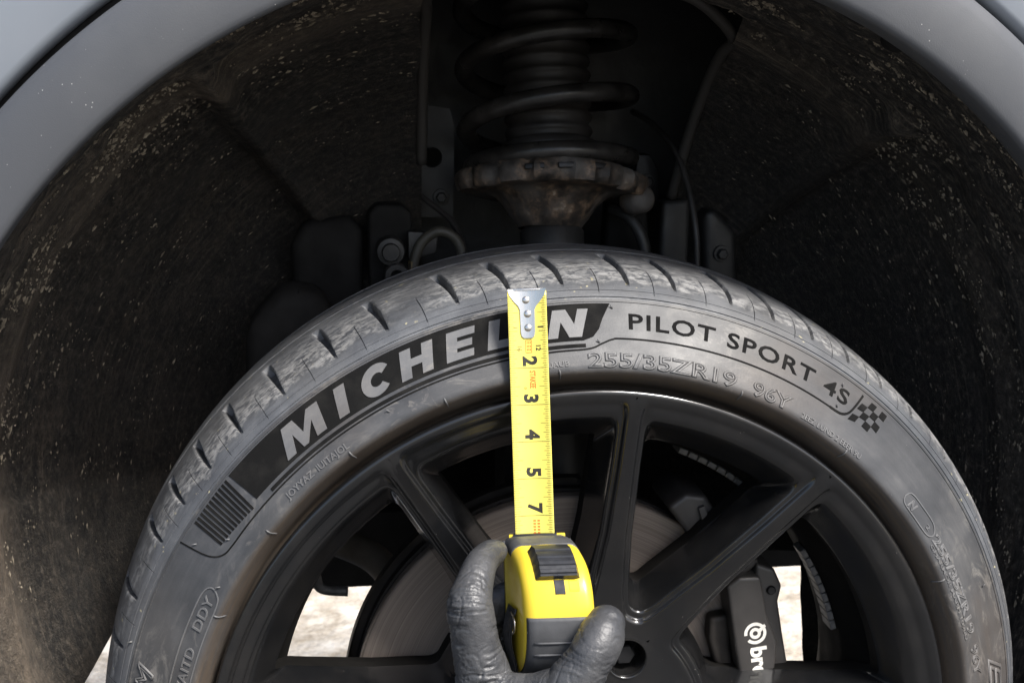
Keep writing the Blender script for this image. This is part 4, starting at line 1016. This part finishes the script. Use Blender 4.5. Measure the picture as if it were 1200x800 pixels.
decal('printed_box', bm, blade_map(0, 0, 0), M_ORANGE, cut=0)
bm = bmesh.new()
for k in range(7):
    for q in range(2): quad(bm, -0.0008 + q * 0.0026, 0.0009 + q * 0.0026, 0.0005 + k * 0.0019, 0.0015 + k * 0.0019)
for f in bm.faces:
    for v in f.verts: v.co.y += -0.0016
decal('printed_box', bm, blade_map(0.0, 0, 0), M_ORANGE, cut=0)
# end hook: flared plate, stem, three rivets and the bent lip
hk = [(-0.0116, 0.0010), (-0.0040, 0.0004), (0.0040, 0.0004), (0.0116, 0.0010), (0.0122, 0.0006), (0.0112, -0.0030), (0.0085, -0.0068), (0.0058, -0.0098), (0.0047, -0.0122), (0.0045, -0.0265), (0.0040, -0.0290), (0.0026, -0.0302), (-0.0026, -0.0302), (-0.0040, -0.0290), (-0.0045, -0.0265), (-0.0047, -0.0122), (-0.0058, -0.0098), (-0.0085, -0.0068), (-0.0112, -0.0030), (-0.0122, 0.0006)]
bm = bm_poly([dense(hk, 0.0015)]); grid_cut(bm, 0.002, 0.002)
def hook_map(P, h):
    x = P[:, 0]; y = BL + P[:, 1]
    return np.stack([x, y, SAG * (np.abs(x) / BW) ** 2 * 0.8 - SAG * 0.5 + 0.00025 + h], -1)
hook = emboss('end_hook', bm, hook_map, 0.0007, M_STEEL, tape, 0.0002)
hook.data.polygons.foreach_set('use_smooth', [True] * len(hook.data.polygons)); hook.data.set_sharp_from_angle(angle=R(40))
V, F = box(-0.0116, 0.0116, BL - 0.0002, BL + 0.0010, -0.0100, 0.0006, 0.0003); mk('hook_lip', V, F, M_STEEL, hook, sharp=40)
for dy in (-0.0062, -0.0150, -0.0238):
    V, F = [], []
    V, F = vlathe([(0.0024, 0.0002), (0.00235, 0.0007), (0.0018, 0.0011), (0.0009, 0.0013), (0.0, 0.00135)], 20)
    o = mk('rivet', V, F, M_STEEL, hook); o.location = (-0.0008 if dy > -0.01 else 0, BL + dy, 0.0004 - SAG * 0.5)

# case: side profile (along, toward viewer) with rounded edges, leaning to the right
CP = crom([(-0.078, -0.004), (-0.060, -0.0045), (-0.030, -0.0045), (-0.006, -0.0045), (0.0005, -0.0030), (0.0012, 0.006), (0.0010, 0.014), (-0.0008, 0.0215), (-0.0030, 0.0300), (-0.0075, 0.0410), (-0.0150, 0.0500), (-0.0260, 0.0562), (-0.0400, 0.0585), (-0.0550, 0.0570), (-0.0690, 0.0500), (-0.0785, 0.0370), (-0.0825, 0.0200), (-0.0820, 0.0040), (-0.078, -0.004)], 6)[:-1]
CT = np.roll(CP, -1, 0) - np.roll(CP, 1, 0); CT /= np.linalg.norm(CT, axis=1)[:, None]; CN = np.stack([CT[:, 1], -CT[:, 0]], 1)
if (CN * (CP - CP.mean(0))).sum() < 0: CN = -CN
HWc = 0.0212
SL = [(-HWc, 0.0070), (-HWc + 0.0003, 0.0052), (-HWc + 0.0012, 0.0034), (-HWc + 0.0026, 0.0018), (-HWc + 0.0044, 0.0007), (-HWc + 0.0065, 0.00012), (-0.008, 0.0), (0.0, -0.0003), (0.008, 0.0)]
SL += [(-a, b) for a, b in SL[:6][::-1]]
lean = math.tan(R(13.0))
def case_pt(k, x, ins, out=0.0):
    u, v = CP[k] - CN[k] * (ins - out); return (0.0008 + x + v * lean, u, v)
nK = len(CP); allV = [case_pt(k, x, ins) for x, ins in SL for k in range(nK)]
yel_V, yel_F, gry_V, gry_F = list(allV), [], [case_pt(k, x, ins, 0.0007) for x, ins in SL for k in range(nK)], []
for si_ in range(len(SL) - 1):
    for k in range(nK):
        k2 = (k + 1) % nK; u, v = (CP[k] + CP[k2]) / 2; side = min(SL[si_][0] + HWc, HWc - SL[si_ + 1][0]) < 0.0011
        f = (si_ * nK + k, si_ * nK + k2, (si_ + 1) * nK + k2, (si_ + 1) * nK + k)
        nose = v < 0.0235 and u > -0.010
        top = v > 0.0 and u > -0.0395 and not nose
        if top or (side and not nose): yel_F.append(f)
        else: gry_F.append(f)
yel_F.append(tuple(range(nK))); yel_F.append(tuple(range((len(SL) - 1) * nK, len(SL) * nK)))
def tidy(V, F):
    bm = bmesh.new(); vs = [bm.verts.new(v) for v in V]
    for f in F: bm.faces.new([vs[i] for i in f])
    bmesh.ops.delete(bm, geom=[v for v in bm.verts if not v.link_faces], context='VERTS'); bmesh.ops.recalc_face_normals(bm, faces=bm.faces); return from_bm(bm)
mk('case_shell', *tidy(yel_V, yel_F), M_YELLOW, tape, sharp=50, label='glossy yellow plastic case top')
grip = mk('rubber_grip', *tidy(gry_V, gry_F), M_GRIP, tape, sharp=50, label='dark grey rubber grip'); s_ = grip.modifiers.new('thick', 'SOLIDIFY'); s_.thickness = 0.0016; s_.offset = -1
# mouth: yellow guide and dark slot
V, F = box(-0.0165, 0.0190, -0.001, 0.0026, -0.0030, 0.0022, 0.0006); mk('blade_guide', V, F, M_YELLOW, tape, sharp=40)
V, F = box(-0.0138, 0.0138, 0.0008, 0.0030, -0.0022, 0.0034, 0.0005); mk('mouth_slot', V, F, M_GAP, tape, sharp=40)
# lock button, ridged, and its slot
kk = [k for k in range(nK) if CP[k, 1] > 0.028 and CP[k, 0] > -0.045]
def surf(u):   # top surface: toward-viewer height for a given u
    o = sorted(kk, key=lambda k: CP[k, 0]); return float(np.interp(u, CP[o, 0], CP[o, 1]))
def patch_strip(name, x0, x1, u0, u1, hfun, mat, bev=0.0012, nu=16, edge=0.0016):
    V, F = [], []; nxx = 10
    o = sorted(kk, key=lambda k: CP[k, 0])
    s_arc = np.linspace(0, 1, nu + 1)
    k0 = CP[o]
    for i in range(nu + 1):
        u = u0 + (u1 - u0) * i / nu
        nu_ = np.array([np.interp(u, k0[:, 0], CN[o][:, 0]), np.interp(u, k0[:, 0], CN[o][:, 1])]); nu_ /= np.hypot(*nu_)
        for k in range(nxx + 1):
            x = x0 + (x1 - x0) * k / nxx
            ed = 1.0
            if i in (0, nu) or k in (0, nxx): ed = 0.0
            h = hfun(i / nu) * ed - 0.0004 * (1 - ed)
            uu = u + nu_[0] * h; vv_ = surf(u) + nu_[1] * h
            xin = x * (1 - 0.0 * ed); V.append((0.0008 + xin + vv_ * lean, uu, vv_))
    for i in range(nu):
        for k in range(nxx): a = i * (nxx + 1) + k; F.append((a, a + 1, a + nxx + 2, a + nxx + 1))
    return mk(name, V, F, mat, tape, sharp=35)
patch_strip('lock_button', -0.0135, 0.0135, -0.0185, -0.0036, lambda t: 0.0040 + 0.0022 * math.sin(math.pi * t) + (0.0007 if int(t * 9) % 2 else 0.0), M_BTN, nu=36)
patch_strip('lock_slot', -0.0032, 0.0040, -0.0275, -0.0180, lambda t: 0.0005, M_BTN, nu=10)
patch_strip('lock_recess', 0.0055, 0.0125, -0.0260, -0.0180, lambda t: 0.0003, M_YELLOW, nu=8)
# belt clip on the left side
def side_pt(u, v, out): return (0.0008 - HWc - out + v * lean, u, v)
V, F = [], []
for i in range(13):
    f = i / 12; u = -0.038 - 0.040 * f; o_ = 0.0012 + 0.0034 * math.sin(math.pi * min(1, f * 1.15))
    for v in (0.016, 0.020, 0.034, 0.038): V.append(side_pt(u, v - 0.004 * f, o_ if 0.018 < v < 0.036 else o_ - 0.0008))
for i in range(12):
    for k in range(3): F.append((i * 4 + k, i * 4 + k + 1, (i + 1) * 4 + k + 1, (i + 1) * 4 + k))
c_ = mk('belt_clip', V, F, M_BTN, tape); s_ = c_.modifiers.new('thick', 'SOLIDIFY'); s_.thickness = 0.0008
V, F = tube([side_pt(u, v, 0.0034) for u, v in crom([(-0.040, 0.034), (-0.0435, 0.0425), (-0.0490, 0.0430), (-0.0530, 0.0370), (-0.0500, 0.0350)], 6)], 0.0006, 8); mk('clip_wire', V, F, M_STEEL, tape)
# ribs of the rear grip
for u in (-0.0555, -0.0625):
    k = int(np.argmin(np.hypot(CP[:, 0] - u, CP[:, 1] - np.interp(u, [-0.069, -0.055, -0.04], [0.05, 0.057, 0.0585])))); p = CP[k] + CN[k] * 0.0008
    V, F = tube([(0.0008 + x + p[1] * lean, p[0], p[1] - 0.0003 * (abs(x) > 0.014) * 3) for x in np.linspace(-0.0165, 0.0165, 9)], 0.0008, 8); mk('grip_rib', V, F, M_GRIP, tape)

# ------------------------------------------------------------------ gloved hand
chains = [
 # index finger: knuckle to tip along the left of the case
 [(-0.0200, -0.125, 0.042, 0.0210), (-0.0295, -0.098, 0.050, 0.0182), (-0.0325, -0.077, 0.0540, 0.0174), (-0.0368, -0.0560, 0.0565, 0.0146), (-0.0388, -0.0400, 0.0590, 0.0138), (-0.0398, -0.0290, 0.0592, 0.0136), (-0.0370, -0.0195, 0.0520, 0.0114), (-0.0338, -0.0115, 0.0430, 0.0104), (-0.0302, -0.0070, 0.0355, 0.0096), (-0.0262, -0.0048, 0.0275, 0.0088), (-0.0242, -0.0042, 0.0225, 0.0072)],
 # thumb
 [(-0.0182, -0.1338, 0.055, 0.0210), (0.0015, -0.1003, 0.0705, 0.0176), (0.0120, -0.0860, 0.0745, 0.0160), (0.0205, -0.0745, 0.0768, 0.0158), (0.0290, -0.0620, 0.0772, 0.0141), (0.0346, -0.0530, 0.0750, 0.0144), (0.0384, -0.0468, 0.0715, 0.0138), (0.0402, -0.0435, 0.0692, 0.0120)],
 # web
 [(-0.0340, -0.080, 0.055, 0.0150), (-0.0190, -0.0835, 0.0605, 0.0135), (-0.0050, -0.0835, 0.0660, 0.0132), (0.0100, -0.0800, 0.0725, 0.0140)],
 [(-0.0320, -0.096, 0.052, 0.0170), (-0.0150, -0.1000, 0.0580, 0.0170), (0.0000, -0.1000, 0.0650, 0.0170)],
 # palm
 [(-0.0250, -0.110, 0.030, 0.0200), (-0.0300, -0.150, 0.030, 0.0240), (-0.0285, -0.2108, 0.050, 0.0270), (-0.0256, -0.270, 0.075, 0.0300), (-0.0236, -0.330, 0.100, 0.0340)],
 [(0.0060, -0.120, 0.030, 0.0180), (0.0000, -0.150, 0.036, 0.0220), (-0.0150, -0.2108, 0.052, 0.0260), (-0.020, -0.270, 0.075, 0.029)],
 [(-0.0300, -0.110, 0.015, 0.0170), (-0.0150, -0.115, 0.010, 0.0170), (0.0040, -0.120, 0.010, 0.0160)],
 # middle, ring and little fingers folded under the case
 [(-0.0300, -0.100, 0.012, 0.0140), (-0.0345, -0.070, 0.002, 0.0115), (-0.0300, -0.046, -0.0120, 0.0102), (-0.0120, -0.036, -0.0172, 0.0094), (0.0060, -0.036, -0.0160, 0.0088), (0.0150, -0.038, -0.0150, 0.0070)],
 [(-0.0180, -0.112, 0.006, 0.0140), (-0.0280, -0.086, -0.006, 0.0112), (-0.0230, -0.064, -0.0160, 0.0100), (-0.0050, -0.056, -0.0172, 0.0092), (0.0120, -0.056, -0.0160, 0.0086), (0.0190, -0.057, -0.0150, 0.0068)],
 [(0.0000, -0.118, 0.004, 0.0130), (-0.0120, -0.098, -0.010, 0.0100), (-0.0080, -0.084, -0.0155, 0.0090), (0.0060, -0.076, -0.0160, 0.0082), (0.0180, -0.075, -0.0150, 0.0064)],
]
parts = []
for ch in chains:
    d = crom(ch, 5); P = d[:, :3]; rad_ = d[:, 3]
    t0 = (P[0] - P[1]); t0 /= np.linalg.norm(t0); t1 = (P[-1] - P[-2]); t1 /= np.linalg.norm(t1)
    pre = [(P[0] + t0 * rad_[0] * s, rad_[0] * math.sqrt(max(0.02, 1 - s * s))) for s in (0.95, 0.75, 0.45)]
    post = [(P[-1] + t1 * rad_[-1] * s, rad_[-1] * math.sqrt(max(0.02, 1 - s * s))) for s in (0.45, 0.75, 0.95)]
    PP = [p for p, _ in pre] + list(P) + [p for p, _ in post]; RR = [q for _, q in pre] + list(rad_) + [q for _, q in post]
    parts.append(tube(PP, RR, 20))
V, F = comb(*parts)
hm = bpy.data.meshes.new('tmp'); hm.from_pydata([tuple(v) for v in V], [], F); ho = bpy.data.objects.new('tmp', hm); COL.objects.link(ho)
rm = ho.modifiers.new('r', 'REMESH'); rm.mode = 'VOXEL'; rm.voxel_size = 0.0009; rm.use_smooth_shade = True
sm = ho.modifiers.new('s', 'SMOOTH'); sm.factor = 0.5; sm.iterations = 14
dg = bpy.context.evaluated_depsgraph_get(); dg.update()
hme = bpy.data.meshes.new_from_object(ho.evaluated_get(dg)); bpy.data.objects.remove(ho)
# wrinkles of the stretched glove: creases that run across each bone, deepest near the joints
nV = len(hme.vertices); X = np.zeros(nV * 3); hme.vertices.foreach_get('co', X); X = X.reshape(-1, 3)
NRM = np.zeros(nV * 3); hme.vertex_normals.foreach_get('vector', NRM); NRM = NRM.reshape(-1, 3)
bones = []
for ci, ch in enumerate(chains[:4]):
    d = crom(ch, 5); L = np.concatenate([[0], np.cumsum(np.linalg.norm(np.diff(d[:, :3], axis=0), axis=1))])
    bones.append((d, L))
best = np.full(nV, 1e9); tpar = np.zeros(nV); bid = np.zeros(nV, int)
for bi, (d, L) in enumerate(bones):
    for q in range(len(d)):
        dd = np.linalg.norm(X - d[q, :3], axis=1) - d[q, 3]; k_ = dd < best
        best[k_] = dd[k_]; bid[k_] = bi
        if q < len(d) - 1: tv = d[q + 1, :3] - d[q, :3]
        else: tv = d[q, :3] - d[q - 1, :3]
        tv = tv / np.linalg.norm(tv); tpar[k_] = L[q] + (X[k_] - d[q, :3]) @ tv
disp = np.zeros(nV)
jo = {0: [(0.088, 0.010, 1.0), (0.104, 0.006, 0.5), (0.050, 0.020, 1.1), (0.030, 0.018, 1.2), (0.012, 0.02, 0.9)], 1: [(0.092, 0.008, 0.45), (0.066, 0.012, 0.9), (0.045, 0.016, 1.1), (0.02, 0.02, 0.8)], 2: [(0.015, 0.03, 0.9)], 3: [(0.015, 0.03, 0.9)]}
for i in range(nV):
    x = X[i]; tp = tpar[i]; b = int(bid[i])
    w = 0.10 + sum(s * math.exp(-((tp - c) / wd) ** 2) for c, wd, s in jo[b])
    w = min(1.2, w)
    wa = mnoise.noise(Vector((x[0] * 46, x[1] * 46, x[2] * 46 + b * 7)))
    q = Vector((x[0] * 42, x[1] * 42, x[2] * 42))
    sk_ = (q.x * 0.55 + q.z * 0.35) * (1 if b != 1 else -1)
    n1 = mnoise.noise(Vector((tp * 250 + wa * 1.6 + sk_, q.x * 0.55 + 5 * b, q.z * 0.55)))
    n2 = mnoise.noise(Vector((tp * 480 + wa * 2.4 - sk_ * 1.4, q.x * 1.1 + 31, q.z * 1.1)))
    n3 = mnoise.noise(q * 1.5 + Vector((3, 8, 1)))
    g1 = max(0.0, min(1.0, (mnoise.noise(q * 1.25 + Vector((11, 2 * b, 5))) + 0.18) * 2.6))
    g2 = max(0.0, min(1.0, (mnoise.noise(q * 1.6 + Vector((1, 7, 15 + b))) + 0.05) * 2.6))
    cr = max(0.0, 1 - abs(n1) / 0.13) ** 1.4; cr2 = max(0.0, 1 - abs(n2) / 0.16) ** 1.4; cr3 = max(0.0, 1 - abs(n3) / 0.05) ** 1.3
    disp[i] = -0.0021 * w * cr * g1 - 0.0013 * w * cr2 * g2 - 0.0008 * cr3 * (0.3 + w) + 0.0013 * w * n1 * g1 + 0.0009 * wa
X += NRM * disp[:, None]; hme.vertices.foreach_set('co', X.reshape(-1)); hme.polygons.foreach_set('use_smooth', [True] * len(hme.polygons)); hme.update()
hme.materials.clear()
hand = link('person', hme, None, M_GLOVE, label='left hand in a wrinkled black nitrile glove gripping the tape measure', cat='person')
hand.matrix_world = MT
